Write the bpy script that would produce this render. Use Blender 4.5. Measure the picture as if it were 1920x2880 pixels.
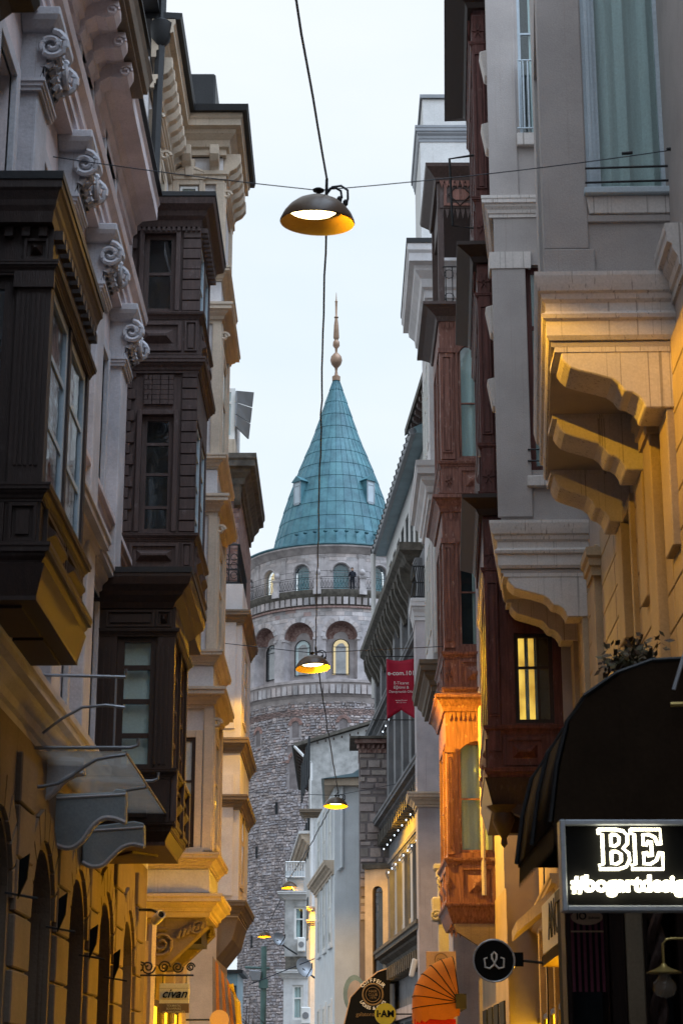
import bpy, bmesh, math, random
from mathutils import Vector, Matrix
random.seed(11)
R = math.radians
scene = bpy.context.scene
for o in list(bpy.data.objects): bpy.data.objects.remove(o)

# ------------------------------------------------------------------ camera
FPX, TILT = 5253.0, R(17.0)                       # focal length in pixels of a 1920x2880 frame, upward tilt
CS, SN = math.cos(TILT), math.sin(TILT)
EYE = 1.6
cd = bpy.data.cameras.new('street_camera'); cam = bpy.data.objects.new('street_camera', cd)
scene.collection.objects.link(cam)
cam.location = (0, 0, EYE); cam.rotation_euler = (R(90) + TILT, 0, 0)
cd.sensor_fit = 'VERTICAL'; cd.sensor_height = 36; cd.lens = FPX / 2880 * 36
cd.clip_start = .1; cd.clip_end = 2000
cd.dof.use_dof = True; cd.dof.focus_distance = 60; cd.dof.aperture_fstop = 7.0
scene.camera = cam

# ------------------------------------------------------------------ sky, sun, exposure
SUN_EL, SUN_AZ = R(62), R(128)
w = bpy.data.worlds.new('World'); scene.world = w; w.use_nodes = True
nt = w.node_tree; nt.nodes.clear()
sky = nt.nodes.new('ShaderNodeTexSky'); sky.sky_type = 'NISHITA'; sky.sun_disc = False
sky.sun_elevation = SUN_EL; sky.sun_rotation = SUN_AZ; sky.air_density = 1.2; sky.dust_density = 2; sky.ozone_density = 1.5
hsv = nt.nodes.new('ShaderNodeHueSaturation'); hsv.inputs['Saturation'].default_value = .5
tc = nt.nodes.new('ShaderNodeTexCoord')
mp = nt.nodes.new('ShaderNodeMapping'); mp.inputs['Scale'].default_value = (1.2, 1.2, 3.5)
cl = nt.nodes.new('ShaderNodeTexNoise'); cl.inputs['Scale'].default_value = 1.6; cl.inputs['Detail'].default_value = 5; cl.inputs['Roughness'].default_value = .55
rp = nt.nodes.new('ShaderNodeValToRGB')
rp.color_ramp.elements[0].position = .3; rp.color_ramp.elements[0].color = (6.6, 7.7, 8.6, 1)
rp.color_ramp.elements[1].position = .75; rp.color_ramp.elements[1].color = (8.3, 8.7, 9.1, 1)
mx = nt.nodes.new('ShaderNodeMix'); mx.data_type = 'RGBA'; mx.inputs[0].default_value = .88
bg = nt.nodes.new('ShaderNodeBackground'); bg.inputs['Strength'].default_value = .1
out = nt.nodes.new('ShaderNodeOutputWorld')
L = nt.links.new
L(sky.outputs[0], hsv.inputs['Color']); L(tc.outputs['Generated'], mp.inputs[0]); L(mp.outputs[0], cl.inputs['Vector'])
L(cl.outputs[0], rp.inputs[0]); L(hsv.outputs[0], mx.inputs[6]); L(rp.outputs[0], mx.inputs[7])
L(mx.outputs[2], bg.inputs[0]); L(bg.outputs[0], out.inputs[0])
sd = bpy.data.lights.new('sun', 'SUN'); sd.energy = 2.7; sd.angle = R(60); sd.color = (.62, .78, 1.0)
so = bpy.data.objects.new('sun', sd); scene.collection.objects.link(so)
so.rotation_euler = Vector((math.sin(SUN_AZ) * math.cos(SUN_EL), math.cos(SUN_AZ) * math.cos(SUN_EL), math.sin(SUN_EL))).to_track_quat('Z', 'Y').to_euler()
scene.view_settings.view_transform = 'Standard'; scene.view_settings.look = 'None'
scene.view_settings.exposure = .35; scene.view_settings.gamma = 1; scene.view_settings.use_curve_mapping = False
LAMP_COL = (1.0, .49, .01); LAMP_W = 1200
scene.render.engine = 'CYCLES'
scene.cycles.max_bounces = 6; scene.cycles.diffuse_bounces = 3; scene.cycles.glossy_bounces = 3
scene.cycles.transparent_max_bounces = 8; scene.cycles.sample_clamp_indirect = 4
scene.cycles.caustics_reflective = False; scene.cycles.caustics_refractive = False

# ------------------------------------------------------------------ where a point of the photograph lies in the street
def ray(u, v):
    dx = (u - 960) / FPX; dz = (1440 - v) / FPX
    return dx, CS - dz * SN, SN + dz * CS
def zY(v, Y): r = ray(960, v); return EYE + Y * r[2] / r[1]
def xY(u, v, Y): r = ray(u, v); return Y * r[0] / r[1]
def yX(u, v, X): r = ray(u, v); return X * r[1] / r[0]
def P(u, v, Y): return (xY(u, v, Y), Y, zY(v, Y))
def rect(Y, u0, u1, v0, v1):                       # s0, s1, z0, z1 of a camera-facing rectangle standing at depth Y
    vm = (v0 + v1) / 2
    return xY(u0, vm, Y), xY(u1, vm, Y), zY(v1, Y), zY(v0, Y)

# ------------------------------------------------------------------ frames: (s along, d outwards, z up) -> world
def Fr(o, es, ed):
    return lambda s, d, z: (o[0] + s * es[0] + d * ed[0], o[1] + s * es[1] + d * ed[1], z)
def near(Y): return Fr((0, Y), (1, 0), (0, -1))    # faces the camera, s = x
def left(X): return Fr((X, 0), (0, 1), (1, 0))     # street face on the left, s = y
def right(X): return Fr((X, 0), (0, 1), (-1, 0))
def rightr(o, slope):
    a = math.atan(slope); return Fr(o, (math.sin(a), math.cos(a)), (-math.cos(a), math.sin(a)))
WORLD = Fr((0, 0), (1, 0), (0, 1))
def nearof(fr, s):                                 # camera-facing face at distance s of a street frame: s' = outwards, d' = towards camera
    return lambda a, d, z: fr(s - d, a, z)

# ------------------------------------------------------------------ mesh builder
class MB:
    def __init__(self, fr=WORLD): self.v = []; self.f = []; self.fr = fr; self.t = None
    def pts(self, ps):
        i = len(self.v); self.v += [self.fr(*p) for p in ps]; return i
    def face(self, *ps):
        i = self.pts(ps); self.f.append(tuple(range(i, i + len(ps)))); return self
    def hexa(self, a):
        i = self.pts(a)
        for q in ((0,1,2,3),(7,6,5,4),(0,4,5,1),(1,5,6,2),(2,6,7,3),(3,7,4,0)): self.f.append(tuple(i + k for k in q))
        return self
    def box(self, s0, s1, d0, d1, z0, z1):
        return self.hexa([(s0,d0,z0),(s1,d0,z0),(s1,d1,z0),(s0,d1,z0),(s0,d0,z1),(s1,d0,z1),(s1,d1,z1),(s0,d1,z1)])
    def prism(self, poly, a0, a1, plane='sz'):
        g = {'sz': lambda p, a: (p[0], a, p[1]), 'dz': lambda p, a: (a, p[0], p[1]), 'sd': lambda p, a: (p[0], p[1], a)}[plane]
        n = len(poly); i = self.pts([g(p, a0) for p in poly] + [g(p, a1) for p in poly])
        self.f.append(tuple(i + k for k in range(n))); self.f.append(tuple(i + n + k for k in reversed(range(n))))
        for k in range(n): self.f.append((i + k, i + (k + 1) % n, i + n + (k + 1) % n, i + n + k))
        return self
    def sweep(self, path, prof, side=1, caps=True):   # mitred moulding: path [(s,d)], prof closed [(off,z)]; side picks the outward normal
        n = len(path); m = len(prof); nor = []
        for k in range(n - 1):
            ax, ay = path[k + 1][0] - path[k][0], path[k + 1][1] - path[k][1]; l = math.hypot(ax, ay)
            nor.append((-ay / l * side, ax / l * side))
        rings = []
        for k in range(n):
            if k == 0: q = nor[0]
            elif k == n - 1: q = nor[-1]
            else:
                a, b = nor[k - 1], nor[k]; c = 1 + a[0] * b[0] + a[1] * b[1]; q = ((a[0] + b[0]) / c, (a[1] + b[1]) / c)
            rings.append(self.pts([(path[k][0] + q[0] * o, path[k][1] + q[1] * o, z) for o, z in prof]))
        for k in range(n - 1):
            for j in range(m): self.f.append((rings[k] + j, rings[k] + (j + 1) % m, rings[k + 1] + (j + 1) % m, rings[k + 1] + j))
        if caps:
            self.f.append(tuple(rings[0] + j for j in range(m))); self.f.append(tuple(rings[-1] + j for j in reversed(range(m))))
        return self
    def tube(self, pts, r, n=6, r1=None):
        pts = [Vector(p) for p in pts]; rings = []
        for k, p in enumerate(pts):
            t = (pts[min(k + 1, len(pts) - 1)] - pts[max(k - 1, 0)]).normalized()
            up = Vector((0, 0, 1)) if abs(t.z) < .9 else Vector((0, 1, 0))
            a = t.cross(up).normalized(); b = t.cross(a)
            rr = r if r1 is None else r + (r1 - r) * k / (len(pts) - 1)
            rings.append(self.pts([tuple(p + a * rr * math.cos(6.2832 * j / n) + b * rr * math.sin(6.2832 * j / n)) for j in range(n)]))
        for k in range(len(pts) - 1):
            for j in range(n): self.f.append((rings[k] + j, rings[k] + (j + 1) % n, rings[k + 1] + (j + 1) % n, rings[k + 1] + j))
        self.f.append(tuple(rings[0] + j for j in range(n))); self.f.append(tuple(rings[-1] + j for j in range(n)))
        return self
    def lathe(self, prof, c=(0, 0), n=24, M=None, a0=0, a1=6.283185):
        full = abs(a1 - a0) > 6.28; k = n if full else n + 1; rings = []
        for r, z in prof:
            ps = []
            for j in range(k):
                a = a0 + (a1 - a0) * j / n; p = (c[0] + r * math.cos(a), c[1] + r * math.sin(a), z)
                if M: p = tuple(M @ Vector((r * math.cos(a), r * math.sin(a), z)))
                ps.append(p)
            rings.append(self.pts(ps))
        for q in range(len(prof) - 1):
            for j in range(n):
                j2 = (j + 1) % k
                self.f.append((rings[q] + j, rings[q] + j2, rings[q + 1] + j2, rings[q + 1] + j))
        return self
    def holes(self, s0, s1, z0, z1, hs, d, dep):      # flat wall with rectangular openings and their reveals
        S = sorted({s0, s1, *[h[0] for h in hs], *[h[1] for h in hs]}); Z = sorted({z0, z1, *[h[2] for h in hs], *[h[3] for h in hs]})
        for a, b in zip(S, S[1:]):
            for c, e in zip(Z, Z[1:]):
                x, y = (a + b) / 2, (c + e) / 2
                if any(h[0] < x < h[1] and h[2] < y < h[3] for h in hs): continue
                self.face((a, d, c), (b, d, c), (b, d, e), (a, d, e))
        for h in hs:
            a, b, c, e = h[:4]
            for p, q in (((a, c), (a, e)), ((a, e), (b, e)), ((b, e), (b, c)), ((b, c), (a, c))):
                self.face((p[0], d, p[1]), (q[0], d, q[1]), (q[0], d - dep, q[1]), (p[0], d - dep, p[1]))
        return self
    def arches(self, s0, s1, z0, z1, ars, d, dep, n=12, ds=None):  # wall with round-headed openings (centre, half width, sill z, spring z)
        x = s0
        def plain(a, b, c, e):
            k = 1 if not ds else max(1, int((b - a) / ds))
            for q in range(k):
                a2 = a + (b - a) * q / k; b2 = a + (b - a) * (q + 1) / k
                self.face((a2, d, c), (b2, d, c), (b2, d, e), (a2, d, e))
        for c, hw, zb, zs in sorted(ars):
            plain(x, c - hw, z0, z1); x = c + hw
            if zb > z0: plain(c - hw, c + hw, z0, zb)
            arc = [(c - hw * math.cos(math.pi * k / n), zs + hw * math.sin(math.pi * k / n)) for k in range(n + 1)]
            for p, q in zip(arc, arc[1:]): self.face((p[0], d, p[1]), (q[0], d, q[1]), (q[0], d, z1), (p[0], d, z1))
            ring = [(c - hw, zb)] + arc + [(c + hw, zb)]
            for p, q in zip(ring, ring[1:] + ring[:1]): self.face((p[0], d, p[1]), (q[0], d, q[1]), (q[0], d - dep, q[1]), (p[0], d - dep, p[1]))
        plain(x, s1, z0, z1); return self
    def stone(self, s0, s1, z0, z1, d0, d1, tint, inset=.02, taper=None):
        i = self.pts([(s0, d0, z0), (s1, d0, z0), (s1, d0, z1), (s0, d0, z1), (s0 + inset, d1, z0 + inset), (s1 - inset, d1, z0 + inset), (s1 - inset, d1, z1 - inset), (s0 + inset, d1, z1 - inset)])
        for q in ((4,5,6,7),(0,1,5,4),(1,2,6,5),(2,3,7,6),(3,0,4,7)): self.f.append(tuple(i + k for k in q))
        if self.t is None: self.t = []
        self.t += [(*tint, 1)] * 8
        return self
    def tinted(self, c=(1, 1, 1)):
        self.t = (self.t or []); self.t += [(*c, 1)] * (len(self.v) - len(self.t)); return self
    def build(self, name, m, parent=None, smooth=False, bevel=0, label=None, kind=None, merge=False):
        base = Vector(parent['_b']) if parent is not None and '_b' in parent else Vector((0, 0, 0))
        me = bpy.data.meshes.new(name); me.from_pydata([tuple(Vector(p) - base) for p in self.v], [], self.f)
        bm = bmesh.new(); bm.from_mesh(me)
        if merge or smooth: bmesh.ops.remove_doubles(bm, verts=bm.verts, dist=.0004)
        bmesh.ops.recalc_face_normals(bm, faces=bm.faces); bm.to_mesh(me); bm.free()
        if smooth:
            for p in me.polygons: p.use_smooth = True
            try: me.set_sharp_from_angle(angle=R(40))
            except Exception: pass
        me.materials.append(m)
        if self.t:
            if len(self.t) != len(me.vertices): self.t = [self.t[0]] * len(me.vertices)
            at = me.color_attributes.new('tint', 'FLOAT_COLOR', 'POINT')
            at.data.foreach_set('color', [x for t in self.t for x in t])
        o = bpy.data.objects.new(name, me); scene.collection.objects.link(o)
        if parent is not None: o.parent = parent; o['_b'] = tuple(base)
        if bevel:
            b = o.modifiers.new('edge', 'BEVEL'); b.width = bevel; b.segments = 1; b.limit_method = 'ANGLE'; b.angle_limit = R(35)
        if label: o['label'] = label
        if kind: o['kind'] = kind
        return o
def tag(o, label, cat, group=None):
    o['label'] = label; o['category'] = cat
    if group: o['group'] = group
    return o
def thing(name, label, cat, loc=(0, 0, 0), group=None):
    o = bpy.data.objects.new(name, None); scene.collection.objects.link(o); o.location = loc; o['_b'] = tuple(loc)
    o.empty_display_size = .2
    return tag(o, label, cat, group)
def cyma(z0, z1, p, back=-.02):                    # cornice profile: projecting p, from z0 (bottom) to z1
    h = z1 - z0
    return [(back, z0), (.16 * p, z0), (.16 * p, z0 + .16 * h), (.3 * p, z0 + .2 * h), (.36 * p, z0 + .36 * h), (.62 * p, z0 + .5 * h),
            (.66 * p, z0 + .6 * h), (.92 * p, z0 + .64 * h), (.92 * p, z0 + .8 * h), (p, z0 + .86 * h), (p, z1), (back, z1)]
def band(z0, z1, p, back=-.02): return [(back, z0), (p, z0), (p, z1), (back, z1)]
def step(z0, z1, p, back=-.02):
    h = z1 - z0
    return [(back, z0), (.4 * p, z0), (.4 * p, z0 + .3 * h), (.7 * p, z0 + .35 * h), (.7 * p, z0 + .6 * h), (p, z0 + .7 * h), (p, z1), (back, z1)]

# ------------------------------------------------------------------ materials
MATS = {}
def mk(name, c, rough=.8, var=.22, scale=1.6, bump=.15, streak=0, metal=0, c2=None, spec=.3, grain=None, attr=False, fine=45, coat=0, wear=None):
    m = bpy.data.materials.new(name); m.use_nodes = True; t = m.node_tree; t.nodes.clear()
    N = t.nodes.new; K = t.links.new
    o = N('ShaderNodeOutputMaterial'); b = N('ShaderNodeBsdfPrincipled'); K(b.outputs[0], o.inputs[0])
    b.inputs['Roughness'].default_value = rough; b.inputs['Metallic'].default_value = metal; b.inputs['Specular IOR Level'].default_value = spec
    if coat: b.inputs['Coat Weight'].default_value = coat; b.inputs['Coat Roughness'].default_value = .15
    g = N('ShaderNodeNewGeometry')
    def noise(sc, det=5, mscale=(1, 1, 1), rg=.6):
        q = N('ShaderNodeMapping'); q.inputs['Scale'].default_value = mscale; K(g.outputs['Position'], q.inputs[0])
        n = N('ShaderNodeTexNoise'); n.inputs['Scale'].default_value = sc; n.inputs['Detail'].default_value = det; n.inputs['Roughness'].default_value = rg
        K(q.outputs[0], n.inputs['Vector']); return n.outputs[0]
    def ramp(src, p0, p1, c0, c1):
        r = N('ShaderNodeValToRGB'); r.color_ramp.elements[0].position = p0; r.color_ramp.elements[1].position = p1
        r.color_ramp.elements[0].color = (*c0, 1); r.color_ramp.elements[1].color = (*c1, 1); K(src, r.inputs[0]); return r.outputs[0]
    def mul(a, bb):
        x = N('ShaderNodeMix'); x.data_type = 'RGBA'; x.blend_type = 'MULTIPLY'; x.inputs[0].default_value = 1; K(a, x.inputs[6]); K(bb, x.inputs[7]); return x.outputs[2]
    lo = tuple(x * (1 - var) for x in c); hi = c2 or tuple(min(1, x * (1 + var * .6)) for x in c)
    col = ramp(noise(scale, 7, grain or (1, 1, 1)), .32, .68, lo, hi)
    if streak:
        s = 1 - streak
        col = mul(col, ramp(noise(1.0, 2, (34, 34, .3)), .31 if streak > .4 else .27, .4 if streak > .4 else .37, (s, s * .97, s * .93), (1, 1, 1)))
    col = mul(col, ramp(noise(fine, 3), .25, .75, (.86, .86, .86), (1.08, 1.08, 1.08)))
    if wear:
        f_ = ramp(noise(7, 6, (1.6, 1.6, .7), .7), .6, .68, (0, 0, 0), (1, 1, 1)); x = N('ShaderNodeMix'); x.data_type = 'RGBA'; K(f_, x.inputs[0]); K(col, x.inputs[6]); x.inputs[7].default_value = (*wear, 1); col = x.outputs[2]
    if attr:
        a = N('ShaderNodeAttribute'); a.attribute_name = 'tint'; col = mul(col, a.outputs['Color'])
    K(col, b.inputs['Base Color'])
    if bump:
        u = N('ShaderNodeBump'); u.inputs['Strength'].default_value = bump; u.inputs['Distance'].default_value = .02
        K(noise(fine * .6, 6, grain or (1, 1, 1)), u.inputs['Height']); K(u.outputs[0], b.inputs['Normal'])
    MATS[name] = m; return m
def mk_emit(name, c, s):
    m = bpy.data.materials.new(name); m.use_nodes = True; t = m.node_tree; t.nodes.clear()
    e = t.nodes.new('ShaderNodeEmission'); e.inputs[0].default_value = (*c, 1); e.inputs[1].default_value = s
    o = t.nodes.new('ShaderNodeOutputMaterial'); t.links.new(e.outputs[0], o.inputs[0]); MATS[name] = m; return m
def mk_glass(name, tint=(.9, .95, .95), refl=1.0, rough=.03):
    m = bpy.data.materials.new(name); m.use_nodes = True; t = m.node_tree; t.nodes.clear(); N = t.nodes.new; K = t.links.new
    o = N('ShaderNodeOutputMaterial'); mx = N('ShaderNodeMixShader'); tr = N('ShaderNodeBsdfTransparent'); gl = N('ShaderNodeBsdfGlossy')
    ior = 1.45 + .2 * refl; fr = N('ShaderNodeFresnel'); gb = N('ShaderNodeNewGeometry'); mi = N('ShaderNodeMix')
    mi.inputs[2].default_value = ior; mi.inputs[3].default_value = 1 / ior; K(gb.outputs['Backfacing'], mi.inputs[0]); K(mi.outputs[0], fr.inputs[0])
    tr.inputs[0].default_value = (*tint, 1); gl.inputs['Roughness'].default_value = rough; gl.inputs[0].default_value = (.95, .97, 1, 1)
    g = N('ShaderNodeNewGeometry'); n = N('ShaderNodeTexNoise'); n.inputs['Scale'].default_value = 3; K(g.outputs['Position'], n.inputs['Vector'])
    bu = N('ShaderNodeBump'); bu.inputs['Strength'].default_value = .06; bu.inputs['Distance'].default_value = .05; K(n.outputs[0], bu.inputs['Height'])
    K(bu.outputs[0], gl.inputs['Normal'])
    K(fr.outputs[0], mx.inputs[0]); K(tr.outputs[0], mx.inputs[1]); K(gl.outputs[0], mx.inputs[2]); K(mx.outputs[0], o.inputs[0]); MATS[name] = m; return m

pink = mk('pink_plaster', (.67, .58, .58), streak=.25, var=.2)
ptrim = mk('grey_stone_trim', (.52, .51, .54), streak=.2, bump=.3)
brownstone = mk('brown_stone', (.20, .155, .115), streak=.3, bump=.35)
dwood = mk('dark_brown_wood', (.03, .015, .011), rough=.5, var=.35, scale=5, grain=(6, 6, .6), bump=.3, spec=.4, wear=(.045, .03, .026))
dwood2 = mk('umber_wood', (.088, .058, .052), rough=.55, var=.3, scale=5, grain=(6, 6, .6), bump=.35, wear=(.13, .10, .095))
gutter = mk('black_gutter_metal', (.02, .02, .022), rough=.5, var=.3)
cream = mk('cream_plaster', (.60, .49, .38), streak=.3, var=.22)
paleplaster = mk('pale_lilac_plaster', (.66, .63, .63), streak=.22, var=.16)
taupe = mk('taupe_plaster', (.43, .39, .375), streak=.1, var=.12, bump=.3, fine=90)
whitetrim = mk('white_painted_trim', (.66, .61, .58), streak=.45, var=.1)
lamptint_wall = mk('lamp_tinted_plaster', (.47, .37, .25), streak=.15, var=.15)  # yellow of the lamplight mixed into the plaster of the lower walls
redwood = mk('dark_red_wood', (.10, .028, .022), rough=.45, var=.4, scale=4, grain=(5, 5, .5), bump=.3, c2=(.15, .05, .042), wear=(.17, .085, .075))
redwood2 = mk('weathered_red_wood', (.19, .07, .05), rough=.55, var=.45, scale=4, grain=(7, 7, .5), bump=.4, c2=(.28, .13, .1), wear=(.36, .24, .2))
lilac = mk('lilac_grey_plaster', (.46, .41, .42), streak=.3)
white = mk('white_plaster', (.72, .71, .70), streak=.18, var=.1)
dgrey = mk('charcoal_stone', (.21, .21, .22), streak=.3, var=.3, bump=.3)
mossy = mk('mossy_dark_stone', (.12, .107, .09), streak=.4, var=.5, bump=.6, scale=4)
bluegrey = mk('blue_grey_paint', (.30, .35, .39), rough=.6, var=.2)
iron = mk('black_iron', (.015, .016, .018), rough=.45, var=.3)
steel = mk('grey_steel', (.25, .26, .28), rough=.4, metal=.6, var=.15)
brick = mk('old_red_brick', (.26, .12, .10), var=.4, scale=6, bump=.5, c2=(.42, .30, .27), attr=False)
ashlar = mk('tower_ashlar', (.49, .45, .45), var=.36, scale=1.1, bump=.5, attr=True, fine=20, streak=.3)
rubble = mk('tower_rubble', (.45, .405, .40), var=.32, scale=.9, bump=.8, attr=True, fine=14)
mortar = mk('tower_mortar', (.22, .19, .19), var=.3, bump=.4)
copper = mk('verdigris_copper', (.072, .19, .238), rough=.5, var=.25, scale=1.2, bump=.2, streak=.3, c2=(.10, .245, .29), attr=True, fine=9)
bronze = mk('aged_bronze', (.34, .22, .15), rough=.45, metal=.4, var=.25)
bluewhite = mk('weathered_white_plaster', (.70, .70, .70), var=.25, streak=.35, c2=(.74, .73, .72))
bluewall = mk('pale_blue_plaster', (.72, .76, .79), var=.1, streak=.12)
greyplaster = mk('mottled_grey_plaster', (.40, .40, .385), var=.3, scale=2.5, c2=(.52, .51, .5), bump=.4)
rubble2 = mk('house_rubble', (.32, .28, .27), var=.35, attr=True, bump=.6, fine=20)
orangecloth = mk('orange_canvas', (.46, .15, .015), rough=.85, var=.15, bump=.2)
browncloth = mk('dark_brown_canvas', (.034, .022, .014), rough=.95, spec=.05, var=.25, bump=.25)
blackp = mk('black_sign_paint', (.008, .008, .008), spec=.08, rough=.7, var=.2, bump=.05)
rim = mk('aluminium_rim', (.45, .48, .52), rough=.4, metal=.3, var=.1)
red = mk('crimson_banner_cloth', (.42, .008, .035), rough=.7, var=.15)
whitep = mk('white_print', (.78, .77, .74), var=.06, bump=0)
yellowp = mk('yellow_sign_paint', (.78, .52, .03), rough=.5, var=.08, bump=.05)
creamp = mk('cream_sign_paint', (.72, .66, .38), rough=.6, var=.06, bump=.03)
tanp = mk('tan_poster', (.56, .38, .25), rough=.7, var=.08, bump=.03)
brownp = mk('dull_gold_print', (.22, .14, .06), rough=.6, bump=0)
purple = mk('mulberry_cloth', (.17, .045, .075), rough=.8, var=.2)
bluemetal = mk('blue_grey_roof_metal', (.22, .33, .38), rough=.4, var=.25)
curtain_m = mk('pale_curtain', (.66, .75, .75), rough=.9, var=.14, grain=(6, 6, .4))
blind_m = mk('frosted_blind', (.62, .72, .73), rough=.6, var=.08)
room = mk('dark_room', (.03, .034, .038), rough=.9, var=.5, scale=2.5)
paleframe = mk('pale_blue_window_frame', (.50, .58, .64), rough=.5, var=.08)
leafm = mk('dark_red_leaves', (.085, .022, .02), rough=.6, var=.5, c2=(.05, .06, .025), scale=9)
green = mk('green_lamp_post', (.09, .16, .15), rough=.5, var=.2)
brass = mk('brass_lamp', (.50, .36, .12), rough=.35, metal=.5, var=.15)
shade_m = mk('brown_enamel_shade', (.08, .047, .026), rough=.35, var=.15, bump=.05)
reflector_m = mk('tarnished_reflector', (.010, .006, .003), rough=.35, var=.2, bump=.05)
cable_m = mk('black_cable', (.012, .016, .028), rough=.5)
asphalt = mk('street_paving', (.10, .095, .09), var=.3, bump=.4)
skin = mk('skin', (.45, .28, .2), rough=.6); cloth_dark = mk('dark_coat', (.018, .02, .03), rough=.9)
glass = mk_glass('window_glass'); glass_far = mk_glass('bright_window_glass', refl=2.2)
canopyglass = mk_glass('canopy_glass', tint=(.9, .93, .93), refl=.4, rough=.1)
sodium = mk_emit('sodium_glow', (1.0, .74, .34), 9); neon = mk_emit('warm_white_neon', (1.0, .93, .66), 5)
lit_room = mk_emit('lit_room_wall', (1.0, .52, .06), 1.0); led = mk_emit('white_led', (.75, .87, 1.0), 2.2); strip_glow = mk_emit('added_strip_glow', (1.0, .49, .012), 150); shop_dim = mk_emit('dim_shop_interior', (1.0, .49, .012), 4.5); lit_pale = mk_emit('lit_interior', (1.0, .76, .38), .62); tealblind = mk('teal_blind', (.05, .24, .29), rough=.5)  # the strongest amber emission is for the added light strip

q = lit_room.node_tree; nz = q.nodes.new('ShaderNodeTexNoise'); nz.inputs['Scale'].default_value = 2.2; gp = q.nodes.new('ShaderNodeNewGeometry'); rq = q.nodes.new('ShaderNodeValToRGB')
rq.color_ramp.elements[0].position = .35; rq.color_ramp.elements[0].color = (.35, .12, .008, 1); rq.color_ramp.elements[1].position = .62; rq.color_ramp.elements[1].color = (1, .6, .1, 1)
q.links.new(gp.outputs['Position'], nz.inputs['Vector']); q.links.new(nz.outputs[0], rq.inputs[0]); q.links.new(rq.outputs[0], q.nodes['Emission'].inputs[0])
q = canopyglass.node_tree; df = q.nodes.new('ShaderNodeBsdfTranslucent'); df.inputs[0].default_value = (.62, .6, .56, 1); d2 = q.nodes.new('ShaderNodeBsdfDiffuse'); d2.inputs[0].default_value = (.55, .53, .5, 1)
ms = q.nodes.new('ShaderNodeMixShader'); ms.inputs[0].default_value = .5; q.links.new(df.outputs[0], ms.inputs[1]); q.links.new(d2.outputs[0], ms.inputs[2])
m4 = q.nodes.new('ShaderNodeMixShader'); m4.inputs[0].default_value = .3; mo = [n for n in q.nodes if n.type == 'OUTPUT_MATERIAL'][0]; old = mo.inputs[0].links[0].from_socket
q.links.new(old, m4.inputs[1]); q.links.new(ms.outputs[0], m4.inputs[2]); q.links.new(m4.outputs[0], mo.inputs[0])   # pale film mixed into the canopy glass in place of its bright reflection
# ------------------------------------------------------------------ windows
def curtain(fr, s0, s1, z0, z1, d, parent, m=None, name='curtain', amp=.03):
    mb = MB(fr); n = max(10, int((s1 - s0) / .028)); ph = random.random() * 6
    ps = [(s0 + (s1 - s0) * k / n, d + amp * math.sin(ph + k * .9 + math.sin(k * .23) * 1.3) + amp * .6 * math.sin(k * .37 + ph)) for k in range(n + 1)]
    for a, b in zip(ps, ps[1:]): mb.face((a[0], a[1], z0), (b[0], b[1], z0), (b[0], b[1], z1), (a[0], a[1], z1))
    return mb.build(name, m or curtain_m, parent, smooth=True)
def window(parent, fr, s0, s1, z0, z1, d, fm, gm=None, rails=(.5,), bars=(), fw=.06, inside='dark', dep=.05, railw=None, name='window', arch=False):
    gm = gm or glass; mb = MB(fr); rw = railw or fw * .6
    mb.box(s0, s0 + fw, d - dep, d, z0, z1); mb.box(s1 - fw, s1, d - dep, d, z0, z1)
    mb.box(s0 + fw, s1 - fw, d - dep, d - .003, z0, z0 + fw); mb.box(s0 + fw, s1 - fw, d - dep, d - .003, z1 - fw, z1)
    zs = [z0 + fw] + [z0 + (z1 - z0) * t for t in rails] + [z1 - fw]; ss = [s0 + fw] + [s0 + (s1 - s0) * t for t in bars] + [s1 - fw]
    for z in zs[1:-1]: mb.box(s0 + fw, s1 - fw, d - dep, d - .006, z - rw / 2, z + rw / 2)
    for s in ss[1:-1]: mb.box(s - rw / 2, s + rw / 2, d - dep, d - .009, z0 + fw, z1 - fw)
    wo = mb.build(name, fm, parent)
    for a, b in zip(ss, ss[1:]):
        for c, e in zip(zs, zs[1:]):
            g = .014 + random.uniform(0, .004)
            MB(fr).box(a - .004, b + .004, d - g - .006, d - g, c - .004, e + .004).build('pane', gm, wo)
    q = dep + .11
    if inside == 'curtain': curtain(fr, s0 + .01, s1 - .01, z0 + .01, z1 - .01, d - dep - .06, wo)
    elif inside == 'half':
        curtain(fr, s0 + .01, s0 + (s1 - s0) * .55, z0 + .01, z1 - .01, d - dep - .06, wo)
    elif inside == 'blind': MB(fr).box(s0 + .01, s1 - .01, d - dep - .05, d - dep - .04, z0 + .01, z1 - .01).build('blind', blind_m, wo)
    elif inside == 'lit': MB(fr).box(s0 + .01, s1 - .01, d - dep - .06, d - dep - .05, z0 + .01, z1 - .01).build('lit_interior', lit_room, wo)
    elif inside == 'pale': MB(fr).box(s0 + .01, s1 - .01, d - dep - .06, d - dep - .05, z0 + .01, z1 - .01).build('lit_interior', lit_pale, wo)
    if inside in ('dark', 'half'): MB(fr).box(s0 + .005, s1 - .005, d - q - .01, d - q, z0 + .005, z1 - .005).build('dark_interior', room, wo)
    return wo
def casing(parent, fr, s0, s1, z0, z1, d, w, m, name='window_casing', p=.04, sill=True):
    mb = MB(fr)
    mb.box(s0 - w, s0, d - .02, d + p, z0, z1 + w); mb.box(s1, s1 + w, d - .02, d + p, z0, z1 + w); mb.box(s0, s1, d - .02, d + p - .003, z1, z1 + w)
    if sill: mb.box(s0 - w * 1.4, s1 + w * 1.4, d - .02, d + p * 2, z0 - w * .8, z0)
    return mb.build(name, m, parent, bevel=.006)
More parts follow.
